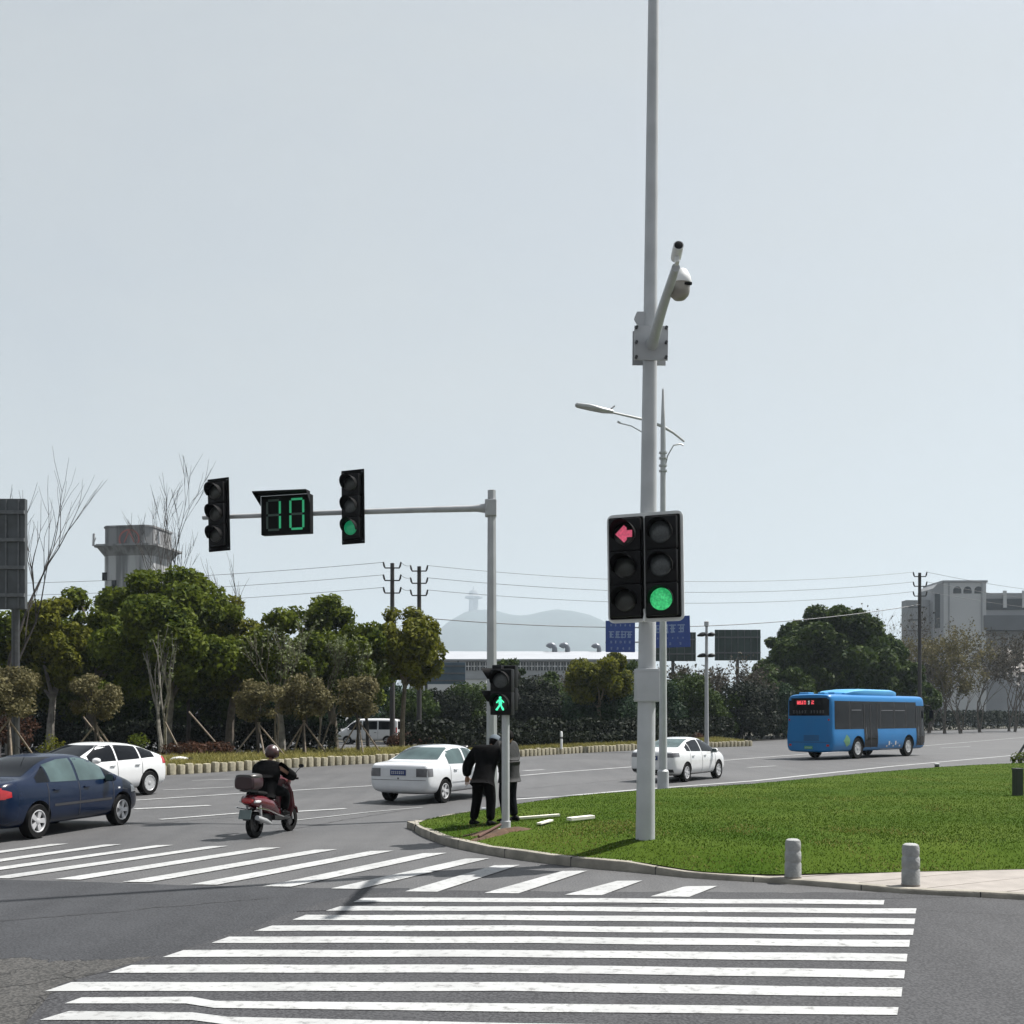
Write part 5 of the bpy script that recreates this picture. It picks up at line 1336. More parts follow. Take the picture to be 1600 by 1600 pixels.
M('helmet_red', (.03, .007, .008), rough=.35, coat=.25); M('helmet_white', (.45, .42, .40), rough=.4, coat=.2)
hm.build('helmet', [MATS['helmet_red'], MATS['helmet_white']], rd, smooth='all')
MB().rings([[Vector((.10 + .045 * math.cos(a) if False else .142 * math.cos(a), .128 * math.sin(a), z)) for a in [R(k) for k in range(-62, 63, 12)]] + [Vector((.136 * math.cos(a), .122 * math.sin(a), z)) for a in [R(k) for k in range(62, -63, -12)]] for z in (-.05, .0, .06)], T=Th).build('visor', MATS['car_glass'], rd, smooth='all')

Y = 40
scooter('black scooter waiting beyond the older white sedan, only handlebars and mirrors showing', ((722 - 800) / F_PX * Y, Y, 0.0), R(80), 'scooter_black', box=False)
# ================================================================== VEGETATION
vr = np.random.default_rng(11)
M('bark_mid', (0.17, 0.16, 0.14), rough=0.9, var=0.45, scale=4, bump=0.4, bscale=18)
leaf_mat('leaf_camphor', (0.011, 0.029, 0.004), (0.135, 0.165, 0.018), .37)
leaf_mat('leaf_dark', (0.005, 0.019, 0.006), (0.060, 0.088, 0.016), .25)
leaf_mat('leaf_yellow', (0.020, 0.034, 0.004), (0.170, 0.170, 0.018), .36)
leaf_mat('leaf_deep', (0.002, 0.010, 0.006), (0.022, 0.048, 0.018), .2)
leaf_mat('leaf_brown', (0.048, 0.046, 0.018), (0.170, 0.150, 0.075), .3)
leaf_mat('leaf_red', (0.020, 0.012, 0.008), (0.080, 0.038, 0.024), .3)
leaf_mat('leaf_twig', (0.028, 0.026, 0.020), (0.090, 0.080, 0.062), .15)
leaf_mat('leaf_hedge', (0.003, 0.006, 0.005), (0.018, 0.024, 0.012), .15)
leaf_mat('leaf_silver', (0.07, 0.095, 0.04), (0.27, 0.30, 0.17), .3)
leaf_mat('petal', (0.45, 0.42, 0.40), (0.72, 0.69, 0.66), .3)

def leaves(clumps, n_per_m2, size, squash=.85, fill=.35):
    """leaf rhombs over clump ellipsoids: list of (centre, radius)"""
    Vs = []
    for c, r_ in clumps:
        n = int(max(20, n_per_m2 * 4 * math.pi * r_ * r_))
        d = vr.normal(size=(n, 3)); d /= np.linalg.norm(d, axis=1)[:, None]
        rad = r_ * np.where(vr.random(n) < fill, vr.uniform(.2, .85, n), vr.uniform(.78, 1.12, n))
        p = np.array(c) + d * rad[:, None] * np.array([1, 1, squash])
        nr = d * .7 + vr.normal(size=(n, 3)) * .7 + np.array([0, 0, .35]); nr /= np.linalg.norm(nr, axis=1)[:, None]
        t_ = np.cross(nr, vr.normal(size=(n, 3))); t_ /= np.linalg.norm(t_, axis=1)[:, None]
        b_ = np.cross(nr, t_); s_ = (size * vr.uniform(.55, 1.3, n))[:, None]
        q = np.stack([p - t_ * s_, p - b_ * s_ * .5 + nr * s_ * .12, p + t_ * s_, p + b_ * s_ * .5 + nr * s_ * .12], 1)
        Vs.append(q.reshape(-1, 3))
    return np.concatenate(Vs)
def crown_clumps(w_, h, n, rs, rmin=.16, rmax=.30, flat_=1.0, core=True):
    """n clumps filling an ellipsoid w_ wide, h high, centred on 0"""
    out = []
    for k in range(n):
        z = rs.uniform(-.85, 1.0); a = rs.uniform(0, 2 * math.pi); q = math.sqrt(max(0, 1 - (z * .95) ** 2)) * rs.uniform(.45, .92) ** .6
        r_ = rs.uniform(rmin, rmax) * w_ * (1.0 - .22 * abs(z))
        out.append(((math.cos(a) * q * w_ / 2, math.sin(a) * q * w_ / 2, z * h / 2 * .82), r_ * .62))
    if core: out.append(((0, 0, 0), min(w_, h) * .28))
    return out
def limb_tree(mb, base, targets, r0, rs, hfork=.45):
    top = Vector((sum(t_[0] for t_ in targets) / len(targets), sum(t_[1] for t_ in targets) / len(targets), 0))
    zmin = min(t_[2] for t_ in targets)
    fork = Vector((base[0] * .5 + top.x * .5, base[1] * .5 + top.y * .5, zmin * hfork + .1))
    mb.tube([base, (base[0] * .8 + fork.x * .2, base[1] * .8 + fork.y * .2, fork.z * .5), fork], [r0 * 1.25, r0, r0 * .85], 8)
    for t_ in targets:
        t_ = Vector(t_); m_ = fork.lerp(t_, .5) + Vector((rs.uniform(-.3, .3), rs.uniform(-.3, .3), rs.uniform(-.1, .4)))
        mb.tube([fork, m_, t_], [r0 * .55, r0 * .33, r0 * .1], 6)
def tree(name, label, pxc, pxw, ytop, ybot, Y, mat, n=26, dens=26, size=.17, group=None, seed=1, base_z=.2, bark='bark', rmin=.18, rmax=.34, fill=.35, trunk_r=None, core=True, squash=.85, extra=None, limbs=6, depth=None):
    rs = random.Random(seed); s_ = Y / F_PX
    x = (pxc - 800) * s_; zt = CAM_H + (HOR - ytop) * s_; zb = CAM_H + (HOR - ybot) * s_; w_ = pxw * s_; h = zt - zb
    dens = dens * 3.0; size = size * .88
    o = thing(name, label, 'tree' if 'tree' in name or 'magnolia' in name else 'shrub', (x, Y, base_z), group=group)
    cl = crown_clumps(w_, h, n, rs, rmin, rmax, core=core)
    zc = (zt + zb) / 2 - base_z
    cl = [((c[0], c[1], c[2] + zc), r_) for c, r_ in cl]
    if extra: cl += [((e[0] * w_, e[1] * w_, zc + e[2] * h), e[3] * w_) for e in extra]
    v = leaves(cl, dens, size, squash, fill)
    link_np('crown', v, np.arange(len(v)).reshape(-1, 4), MATS[mat], o)
    mb = MB(); tg = [c for c, r_ in rs.sample(cl, min(limbs, len(cl)))]
    limb_tree(mb, (0, 0, -.1), tg, trunk_r or max(.05, .035 * h), rs, .75)
    mb.build('trunk', MATS[bark], o, smooth=True)
    return o
def bare_tree(name, label, base, h, spread, mat, seed, levels=5, r0=.12, group=None, up=.75, leafmat=None, leafn=0, lsize=.08, cat='tree', bz=.2, stems=1, lean=(0, 0)):
    rs = random.Random(seed); o = thing(name, label, cat, (base[0], base[1], bz), group=group)
    mb = MB(); tips = []
    def grow(p, d, ln_, r_, lv):
        q = p; pts = [p]; rad = [r_]
        for k in range(3):
            d = (d + Vector((rs.uniform(-1, 1), rs.uniform(-1, 1), rs.uniform(-.3, .7))) * .12).normalized(); q = q + d * ln_ / 3; pts.append(q); rad.append(r_ * (1 - .16 * (k + 1)))
        mb.tube(pts, rad, 6 if lv > 2 else 4, cap=False)
        if lv <= 2: tips.extend(pts[1:])
        if lv <= 0: return
        for k in range(rs.choice((2, 3, 3))):
            a = rs.uniform(0, 2 * math.pi); s_ = rs.uniform(.35, .8) * spread
            nd = (d * up + Vector((math.cos(a) * s_, math.sin(a) * s_, rs.uniform(.0, .5)))).normalized()
            grow(pts[-1] if k else pts[2], nd, ln_ * rs.uniform(.62, .85), max(r_ * .54, .011), lv - 1)
    for s_ in range(stems):
        a = rs.uniform(0, 6.28); d0 = Vector((lean[0] + .18 * math.cos(a) * (stems > 1), lean[1] + .18 * math.sin(a) * (stems > 1), 1)).normalized()
        grow(Vector((.12 * s_, 0, -.1)), d0, h * .34, r0 * (1 if s_ == 0 else .75), levels)
    mb.build('trunk' if not leafn else 'trunk', MATS[mat], o, smooth=True, fix=False)
    if leafmat and tips:
        T_ = np.array([tuple(t_) for t_ in tips]); k = vr.integers(0, len(T_), leafn); p = T_[k] + vr.normal(size=(leafn, 3)) * lsize * .8
        nr = vr.normal(size=(leafn, 3)); nr /= np.linalg.norm(nr, axis=1)[:, None]; t_ = np.cross(nr, vr.normal(size=(leafn, 3))); t_ /= np.linalg.norm(t_, axis=1)[:, None]; b_ = np.cross(nr, t_)
        s_ = (lsize * vr.uniform(.5, 1.3, leafn))[:, None]
        q = np.stack([p - t_ * s_, p - b_ * s_ * .55, p + t_ * s_, p + b_ * s_ * .55], 1).reshape(-1, 3)
        link_np('crown', q, np.arange(len(q)).reshape(-1, 4), MATS[leafmat], o)
    return o

GT = 'evergreen trees on the left median'
tree('evergreen_tree', 'yellow-green tree at the far left whose crown stands beside the dark billboard', 15, 140, 942, 1110, 59, 'leaf_camphor', 36, 26, group=GT, seed=21, bark='bark_pale')
tree('evergreen_tree', 'bright yellow-green tree between the left billboard and the water tower', 78, 105, 925, 1100, 58, 'leaf_yellow', 32, 26, group=GT, seed=2, bark='bark_pale')
tree('evergreen_tree', 'dark rounded tree just left of the water tower', 138, 115, 904, 1115, 62, 'leaf_camphor', 38, 26, group=GT, seed=3)
tree('evergreen_tree', 'largest round evergreen, rising in front of the water tower', 262, 230, 886, 1105, 57, 'leaf_camphor', 70, 26, group=GT, seed=5, trunk_r=.2, rmin=.13, rmax=.24, bark='bark_pale')
tree('evergreen_tree', 'olive green tree under the outermost unlit traffic light', 358, 115, 925, 1105, 60, 'leaf_yellow', 34, 24, group=GT, seed=6)
tree('evergreen_tree', 'loose silvery-leaved tree under the countdown display', 440, 120, 940, 1110, 58, 'leaf_camphor', 44, 22, .16, group=GT, seed=7, bark='bark_pale', core=False)
tree('evergreen_tree', 'bushy green tree beneath the mast light with the green lamp', 522, 110, 922, 1110, 62, 'leaf_camphor', 52, 26, group=GT, seed=8)
tree('evergreen_tree', 'loose pale-leaved tree left of the utility poles', 560, 95, 956, 1095, 58, 'leaf_camphor', 30, 17, .16, group=GT, seed=9, bark='bark_dark', core=False, trunk_r=.05, limbs=4)
tree('evergreen_tree', 'olive brown tree in front of the two utility poles, rightmost on the median', 628, 118, 948, 1085, 60, 'leaf_yellow', 42, 24, group=GT, seed=10, trunk_r=.13)
# pale new foliage on the loose trees: bare magnolias with light buds
bare_tree('magnolia_tree', 'pale-barked leafless tree with several stems in front of the largest evergreen', (-16.6, 52.5), 6.8, .42, 'bark_mid', 4, 3, .13, stems=2, leafmat='leaf_silver', leafn=260, lsize=.07, up=1.2)
bare_tree('magnolia_tree', 'leafless tree with tall thin shoots beside the left billboard', (-23.2, 50), 14.2, .7, 'bark_dark', 15, 4, .13, up=1.15, stems=2)
bare_tree('magnolia_tree', 'leafless tree with upright twigs above the largest evergreen right of the water tower', (-17.6, 60), 13.4, .6, 'bark_dark', 8, 5, .13, up=1.2)
bare_tree('magnolia_tree', 'thin leafless shoot tree above the olive tree under the outermost traffic light', (-14.5, 61), 10.2, .5, 'bark_dark', 9, 4, .09, up=1.2)
bare_tree('magnolia_tree', 'young tree with pale buds under the countdown display', (-12.0, 56), 7.0, .6, 'bark', 31, 4, .07, leafmat='leaf_silver', leafn=700, lsize=.08, stems=2)
bare_tree('magnolia_tree', 'young tree with pale buds left of the white minivan', (-9.9, 56.5), 7.0, .6, 'bark', 32, 4, .07, leafmat='leaf_silver', leafn=1500, lsize=.08, stems=2)

# lower green trees that close the gaps between the trunks
GM = 'lower trees filling the median'
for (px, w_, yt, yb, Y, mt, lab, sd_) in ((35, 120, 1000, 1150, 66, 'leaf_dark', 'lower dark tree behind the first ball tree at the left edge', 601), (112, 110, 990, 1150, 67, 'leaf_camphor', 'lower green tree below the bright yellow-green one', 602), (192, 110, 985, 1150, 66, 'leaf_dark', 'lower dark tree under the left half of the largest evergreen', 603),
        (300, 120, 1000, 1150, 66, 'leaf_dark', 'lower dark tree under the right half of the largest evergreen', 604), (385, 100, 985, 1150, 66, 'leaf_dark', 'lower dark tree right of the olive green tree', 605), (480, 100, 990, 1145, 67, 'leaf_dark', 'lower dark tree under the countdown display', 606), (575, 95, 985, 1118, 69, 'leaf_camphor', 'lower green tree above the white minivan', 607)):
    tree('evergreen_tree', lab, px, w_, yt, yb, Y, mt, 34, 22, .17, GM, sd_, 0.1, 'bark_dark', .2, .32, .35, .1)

# clipped ball trees on props
def topiary(label, px, ytop, ybot, pxw, Y, mat, seed):
    o = tree('ball_tree', label, px, pxw, ytop, ybot, Y, mat, 16, 52, .085, 'propped ball trees in the median', seed, .45, 'bark_dark', .30, .42, .6, .06)
    rs = random.Random(seed); zc = CAM_H + (HOR - ybot) * Y / F_PX - .45
    for k in range(4):
        a = k * math.pi / 2 + .5 + rs.uniform(-.3, .3); r_ = rs.uniform(1.0, 1.35)
        MB().tube([(math.cos(a) * r_, math.sin(a) * r_, -.2), (-math.cos(a) * .06, -math.sin(a) * .06, zc * .92 + .1)], .035, 6).build('prop', MATS['wood_prop'], o)
    return o
topiary('brown-green ball tree on props at the left edge', 14, 1038, 1120, 92, 44, 'leaf_brown', 41)
topiary('brownish ball tree on props above the white hatchback', 150, 1056, 1128, 72, 47, 'leaf_brown', 42)
topiary('ball tree on props behind the scooter rider, leftmost of the close row of three', 404, 1060, 1128, 62, 48, 'leaf_brown', 43)
topiary('ball tree on props in the middle of the close row of three', 475, 1052, 1125, 72, 50, 'leaf_brown', 44)
topiary('ball tree on props in front of the white minivan', 560, 1055, 1122, 74, 52, 'leaf_brown', 45)
# long props of the big trees
for k, (x0, y0, x1, y1, Y, lab) in enumerate(((295, 1112, 348, 1168, 50, 'long slanting tree prop between the hatchback and the scooter rider'), (258, 1128, 287, 1180, 48, 'slanting tree prop right of the multi-stemmed pale tree'), (130, 1120, 168, 1162, 49, 'slanting tree prop behind the white hatchback'))):
    o = MB().tube([P(x0, y0, Y), P(x1, y1, Y) - Vector((0, 0, .15))], .04, 6).build('tree_prop', MATS['wood_prop']); tag(o, lab, 'prop')
# low planting
def bush(name, label, px, pxw, ytop, ybot, Y, mat, seed, n=10, dens=60, size=.07, cat='shrub', group=None, bz=.35):
    rs = random.Random(seed); s_ = Y / F_PX
    x = (px - 800) * s_; zt = CAM_H + (HOR - ytop) * s_ - bz; w_ = pxw * s_; zb = min(zt * .2, CAM_H + (HOR - ybot) * s_ - bz)
    o = thing(name, label, cat, (x, Y, bz), group=group); h = zt - zb
    cl = [(((c[0]), c[1], c[2] + (zt + zb) / 2), r_) for c, r_ in crown_clumps(w_, h, n, rs, .3, .45)]
    v = leaves(cl, dens, size, .85 if h > w_ * .5 else .5); v[:, 2] = np.maximum(v[:, 2], -.05)
    link_np('foliage', v, np.arange(len(v)).reshape(-1, 4), MATS[mat], o)
    mb = MB()
    for k in range(4): mb.tube([(0, 0, -.15), (rs.uniform(-.2, .2) * w_, rs.uniform(-.2, .2) * w_, zt * .6)], .03, 5)
    mb.build('stem', MATS['bark_dark'], o); return o
bush('round_shrub', 'clipped round yellow-green shrub left of the white hatchback roof', 82, 36, 1149, 1172, 44, 'leaf_yellow', 51, size=.06)
bush('round_shrub', 'clipped round green shrub above the rear of the white hatchback', 216, 34, 1147, 1170, 45, 'leaf_camphor', 52, size=.06)
bush('round_shrub', 'clipped round green shrub under the leaning pole at the right edge', 1596, 30, 1176, 1196, 43, 'leaf_camphor', 53, size=.06, bz=.1)
for k, (px, w_, yt, yb, Y, mt, lab) in enumerate(((22, 70, 1112, 1165, 47, 'leaf_red', 'rust-red shrub under the ball tree at the left edge'), (310, 90, 1163, 1176, 49, 'leaf_red', 'low rust-red planting right of the white hatchback'),
        (640, 70, 1148, 1166, 68, 'leaf_red', 'low red-leaved shrub strip right of the minivan'), (712, 80, 1149, 1164, 70, 'leaf_yellow', 'low yellow-green shrub strip above the older sedan roof'),
        (1068, 66, 1139, 1156, 82, 'leaf_red', 'red-leaved shrub above the newer sedan roof'))):
    bush('low_shrub', lab, px, w_, yt, yb, Y, mt, 60 + k, 14, 55, .08)
# dry yellow ground cover along the edging
def strip_sampler(n):
    i = vr.integers(4, len(el) - 1, n); A_ = np.array([(p.x, p.y, .34) for p in el])
    d = vr.random(n) ** 1.3 * 5.0; u = vr.random((n, 1)); p = A_[i] * u + A_[np.maximum(i - 1, 0)] * (1 - u)
    p[:, 1] += .3 + d; p[:, 0] -= .2 * d; p[:, 2] = .33 + .03 * d
    return p
leaf_mat('dry_blade', (0.075, 0.085, 0.02), (0.30, 0.26, 0.09), .3)
o = blades(32000, .08, .24, .02, strip_sampler, 'ground_cover', MATS['dry_blade']); tag(o, 'dry yellowish ground cover behind the stone edging', 'ground cover', kind='stuff')

# tall dark hedge masses behind, each bush its own
k = 0
GD = 'dark shrubs behind the median'
rs_ = random.Random(99)
desc = ['behind the left billboard', 'behind the first ball tree at the left', 'left of the white hatchback', 'above the white hatchback roof', 'behind the pale multi-stemmed tree', 'right of the pale multi-stemmed tree', 'above the long tree prop',
        'above the scooter rider', 'behind the close row of ball trees', 'left of the white minivan', 'above the white minivan', 'right of the white minivan', 'under the slate blue billboard', 'below the factory windows', 'right of the pedestrian signal',
        'left of the yellow-green bush tree', 'under the yellow-green bush tree', 'left of the blue signs', 'behind the tall pole', 'right of the street lamp', 'below the two-tier lamp post', 'under the right green billboard', 'left of the big right evergreen']
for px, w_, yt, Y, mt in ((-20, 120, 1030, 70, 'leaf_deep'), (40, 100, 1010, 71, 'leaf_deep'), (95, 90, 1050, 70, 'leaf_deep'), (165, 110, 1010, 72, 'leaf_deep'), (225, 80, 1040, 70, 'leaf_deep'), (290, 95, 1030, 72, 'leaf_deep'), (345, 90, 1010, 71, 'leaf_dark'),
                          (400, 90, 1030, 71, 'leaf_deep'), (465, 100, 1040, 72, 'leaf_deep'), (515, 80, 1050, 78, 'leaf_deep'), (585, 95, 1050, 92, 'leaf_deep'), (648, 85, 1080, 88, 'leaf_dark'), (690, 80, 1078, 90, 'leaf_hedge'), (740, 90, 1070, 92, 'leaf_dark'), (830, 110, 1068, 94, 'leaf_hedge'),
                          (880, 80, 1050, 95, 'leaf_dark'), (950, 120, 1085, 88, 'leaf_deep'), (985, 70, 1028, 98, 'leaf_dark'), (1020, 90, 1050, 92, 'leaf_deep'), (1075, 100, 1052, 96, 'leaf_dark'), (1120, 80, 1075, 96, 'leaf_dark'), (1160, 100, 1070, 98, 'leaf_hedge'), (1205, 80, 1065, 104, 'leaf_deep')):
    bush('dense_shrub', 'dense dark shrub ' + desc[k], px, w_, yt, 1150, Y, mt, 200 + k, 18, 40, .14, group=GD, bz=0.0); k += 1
def hedge(name, label, pts, h, wd, mat, size=.12, n=9000, seed=1):
    o = thing(name, label, 'hedge', (pts[0].x, pts[0].y, 0)); b0 = pts[0]
    L = [(b_ - a).length for a, b_ in zip(pts, pts[1:])]; k = vr.choice(len(L), n, p=np.array(L) / sum(L)); u = vr.random(n)
    A_ = np.array([tuple(p - b0) for p in pts]); p = A_[k] * (1 - u)[:, None] + A_[k + 1] * u[:, None]
    ph = h * (0.86 + .2 * np.sin(p[:, 0] * 1.1 + seed) * np.cos(p[:, 1] * .9)); zz = ph * np.sqrt(vr.random(n))
    p[:, 0] += vr.uniform(-wd, wd, n) * .5; p[:, 1] += vr.uniform(-wd, wd, n) * .5; p[:, 2] = zz
    nr = vr.normal(size=(n, 3)) + [0, -.3, .4]; nr /= np.linalg.norm(nr, axis=1)[:, None]; t_ = np.cross(nr, vr.normal(size=(n, 3))); t_ /= np.linalg.norm(t_, axis=1)[:, None]; b_ = np.cross(nr, t_)
    s_ = (size * vr.uniform(.6, 1.3, n))[:, None]; q = np.stack([p - t_ * s_, p - b_ * s_ * .55, p + t_ * s_, p + b_ * s_ * .55], 1).reshape(-1, 3)
    link_np('foliage', q, np.arange(len(q)).reshape(-1, 4), MATS[mat], o)
    mb = MB()
    for i in range(len(L)):
        a, b2 = pts[i] - b0, pts[i + 1] - b0; m_ = max(2, int(L[i] / 1.2))
        for j in range(m_):
            q_ = a.lerp(b2, j / m_); mb.tube([(q_.x, q_.y, -.1), (q_.x + .1, q_.y, h * .8)], .03, 4)
    mb.build('stem', MATS['bark_dark'], o); return o
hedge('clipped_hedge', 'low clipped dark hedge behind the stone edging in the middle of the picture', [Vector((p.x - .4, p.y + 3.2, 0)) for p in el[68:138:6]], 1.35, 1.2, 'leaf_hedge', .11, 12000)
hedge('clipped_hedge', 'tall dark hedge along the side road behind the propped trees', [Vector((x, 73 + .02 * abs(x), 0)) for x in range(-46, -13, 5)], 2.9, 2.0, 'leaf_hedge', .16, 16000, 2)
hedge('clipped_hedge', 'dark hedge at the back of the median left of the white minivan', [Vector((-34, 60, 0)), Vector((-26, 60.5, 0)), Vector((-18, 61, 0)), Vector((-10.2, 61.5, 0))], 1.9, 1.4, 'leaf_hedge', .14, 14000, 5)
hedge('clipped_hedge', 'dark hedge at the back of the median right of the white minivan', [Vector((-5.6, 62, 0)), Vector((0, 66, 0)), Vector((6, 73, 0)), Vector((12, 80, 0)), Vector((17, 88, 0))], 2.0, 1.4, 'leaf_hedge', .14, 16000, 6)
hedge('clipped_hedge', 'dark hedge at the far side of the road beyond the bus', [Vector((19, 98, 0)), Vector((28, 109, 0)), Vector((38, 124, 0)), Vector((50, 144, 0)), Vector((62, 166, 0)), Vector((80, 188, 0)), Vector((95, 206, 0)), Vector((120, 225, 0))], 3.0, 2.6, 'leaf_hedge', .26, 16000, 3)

# middle distance
tree('bush_tree', 'yellow-green bush tree below the blue road signs', 938, 100, 1016, 1110, 86, 'leaf_yellow', 34, 22, .18, seed=71, base_z=0, rmin=.2, rmax=.32, limbs=5)
tree('bush_tree', 'small dark tree behind the pedestrian signal', 795, 48, 1027, 1085, 96, 'leaf_dark', 14, 20, .18, seed=72, base_z=0)
tree('bush_tree', 'small dark tree in front of the factory right of the mast', 850, 60, 1046, 1110, 97, 'leaf_dark', 14, 20, .18, seed=73, base_z=0)
for (px, yt, Y, lab, sd_) in ((705, 1062, 94, 'grey leafless thicket under the slate blue billboard', 1), (825, 1040, 100, 'grey leafless thicket in front of the factory windows', 2), (890, 1040, 100, 'grey leafless thicket left of the yellow-green bush tree', 3),
                         (1060, 1030, 100, 'grey-brown leafless thicket under the blue sign with two characters', 4), (1115, 1032, 102, 'grey-brown leafless thicket behind the two-tier lamp post', 5), (1165, 1030, 104, 'grey-brown leafless thicket under the right green billboard', 6)):
    h = CAM_H + (HOR - yt) * Y / F_PX
    bare_tree('leafless_thicket', lab, ((px - 800) / F_PX * Y, Y), h, 1.0, 'bark', 300 + sd_, 4, .06, leafmat='leaf_twig', leafn=1500, lsize=.16, cat='shrub', bz=0, stems=5, up=.6)
# big evergreens on the right
GR = 'evergreens on the right beyond the road'
tree('broad_evergreen', 'tallest dark evergreen on the right, directly above the bus', 1300, 190, 946, 1120, 116, 'leaf_dark', 60, 15, .30, GR, 81, 0, 'bark_dark', .13, .24, .3, .4)
tree('broad_evergreen', 'dark evergreen at the left shoulder of the tallest one, beside the green billboard', 1228, 90, 982, 1120, 114, 'leaf_dark', 34, 15, .30, GR, 82, 0, 'bark_dark', .2, .32, .3, .3)
tree('broad_evergreen', 'dark evergreen at the right shoulder of the tallest one', 1388, 90, 990, 1125, 118, 'leaf_dark', 34, 15, .30, GR, 83, 0, 'bark_dark', .2, .32, .3, .3)
tree('broad_evergreen', 'low dark evergreen behind the rear of the bus', 1215, 110, 1040, 1145, 110, 'leaf_dark', 30, 15, .28, GR, 84, 0, 'bark_dark', .2, .32, .3, .2)
tree('broad_evergreen', 'low dark evergreen behind the front of the bus', 1420, 90, 1050, 1140, 128, 'leaf_dark', 26, 14, .30, GR, 85, 0, 'bark_dark', .2, .32, .3, .2)
for (px, yt, Y, lab, sd_, lm, n) in ((1400, 945, 150, 'leafless tree right of the tallest evergreen in front of the pale building', 1, 'leaf_twig', 500), (1475, 985, 140, 'yellowish budding tree in front of the distant utility pole', 2, 'leaf_brown', 5200),
                                (1530, 1000, 150, 'brown leafless tree below the stepped building', 3, 'leaf_twig', 2600), (1450, 1020, 145, 'brown leafless tree right of the bus front', 4, 'leaf_twig', 2200), (1575, 990, 160, 'brown leafless tree at the right edge below the building', 5, 'leaf_twig', 3000), (1500, 1050, 140, 'bushy yellowish sapling above the far hedge', 6, 'leaf_brown', 2600), (1610, 1010, 165, 'brown leafless tree cut by the right edge', 7, 'leaf_twig', 3000)):
    h = CAM_H + (HOR - yt) * Y / F_PX
    bare_tree('leafless_tree', lab, ((px - 800) / F_PX * Y, Y), h, .95, 'bark', 400 + sd_, 5, .14, leafmat=lm, leafn=n, lsize=.17, bz=0, stems=3, up=.7)
bare_tree('magnolia_tree', 'white-flowering magnolia at the right edge above the far hedge', ((1585 - 800) / F_PX * 155, 155), 13.5, .8, 'bark', 77, 4, .14, leafmat='petal', leafn=170, lsize=.36, bz=0, stems=2)
# ================================================================== BUILDINGS, EDGING, WIRES, HAZE
# stone edging of the median: one stone after another
M('edge_stone', (0.30, 0.275, 0.20), rough=.9, var=.3, scale=4, bump=.4, bscale=20)
M('edge_low', (0.20, 0.165, 0.115), rough=.9, var=.35, scale=3, bump=.4, bscale=20)
o = MB().rings([[Vector((p.x, p.y + .02, -.02)), Vector((p.x, p.y + .02, .29)), Vector((p.x, p.y + .20, .29)), Vector((p.x, p.y + .20, -.02))] for p in el]).build('edging_wall', MATS['edge_low'])
tag(o, 'low tan wall of the planted median below the row of rounded stones', 'wall')
sm = MB().box((0, 0, .19), (.29, .20, .40), bev=.05).build('edging_stone', MATS['edge_stone'], smooth=True)
tag(sm, 'pale rounded stone standing in the edging row of the planted median', 'stone', 'stones edging the planted median')
ee = smooth_line(EDGE, 135); rs = random.Random(8); first = True
for i, p in enumerate(ee):
    d = ee[min(i + 1, len(ee) - 1)] - ee[max(i - 1, 0)]
    c = sm if first else sm.copy()
    if not first: COL.objects.link(c)
    first = False
    c.location = (p.x, p.y - .03, -.01); c.rotation_euler = (rs.uniform(-.05, .05), rs.uniform(-.05, .05), math.atan2(d.y, d.x) + rs.uniform(-.12, .12)); c.scale = (1, 1, rs.uniform(.92, 1.1))
# white sack at the edging
q = G(268, 1206)
o = thing('sack', 'white sack lying on the stone edging behind the white hatchback', 'sack', (q.x + .2, q.y + .4, .36), rz=.2); o.scale = (.75,) * 3
MB().loft([(-.5, 0, .1, .06, .05), (-.35, .02, .13, .2, .12), (0, 0, .15, .24, .14), (.3, -.02, .13, .2, .12), (.42, 0, .12, .1, .08)], 14).build('cloth', MATS['white_board'], o, smooth=True)
MB().loft([(.40, 0, .12, .10, .08), (.5, 0, .13, .16, .12), (.62, 0, .1, .1, .08)], 12).build('mouth', MATS['black_matt'], o, smooth=True)

# water tower on the left, far behind the trees
def streaks(name, col, dark):
    m = bpy.data.materials.new(name); m.use_nodes = True; t = m.node_tree; b = t.nodes['Principled BSDF']; tc = t.nodes.new('ShaderNodeTexCoord')
    mp = t.nodes.new('ShaderNodeMapping'); mp.inputs['Scale'].default_value = (1.2, 1.2, .07); n = t.nodes.new('ShaderNodeTexNoise'); n.inputs['Scale'].default_value = .9; n.inputs['Detail'].default_value = 6
    r = t.nodes.new('ShaderNodeValToRGB'); r.color_ramp.elements[0].position = .36; r.color_ramp.elements[1].position = .56; r.color_ramp.elements[0].color = (*dark, 1); r.color_ramp.elements[1].color = (*col, 1)
    t.links.new(tc.outputs['Object'], mp.inputs['Vector']); t.links.new(mp.outputs[0], n.inputs['Vector']); t.links.new(n.outputs['Fac'], r.inputs['Fac']); t.links.new(r.outputs['Color'], b.inputs['Base Color']); b.inputs['Roughness'].default_value = .9
    MATS[name] = m
streaks('concrete_streak', (0.36, 0.37, 0.38), (0.13, 0.135, 0.14)); streaks('concrete_top', (0.20, 0.205, 0.21), (0.10, 0.10, 0.105))
Y = 215; s_ = Y / F_PX
wt = thing('water_tower', 'weathered concrete water tower with a wider gallery behind the left trees', 'tower', ((206 - 800) * s_, Y + 4, 0), rz=R(-9))
zt_, zg_ = CAM_H + (HOR - 822) * s_, CAM_H + (HOR - 853) * s_
rw = 41 * s_
def oct_(w_, d_, z0, z1, c_=1.2, flare=0):
    r0 = [(-w_ + c_, -d_), (w_ - c_, -d_), (w_, -d_ + c_), (w_, d_ - c_), (w_ - c_, d_), (-w_ + c_, d_), (-w_, d_ - c_), (-w_, -d_ + c_)]
    k = 1 + flare
    return [[Vector((x, y, z0)) for x, y in r0], [Vector((x * k, y * k, z1)) for x, y in r0]]
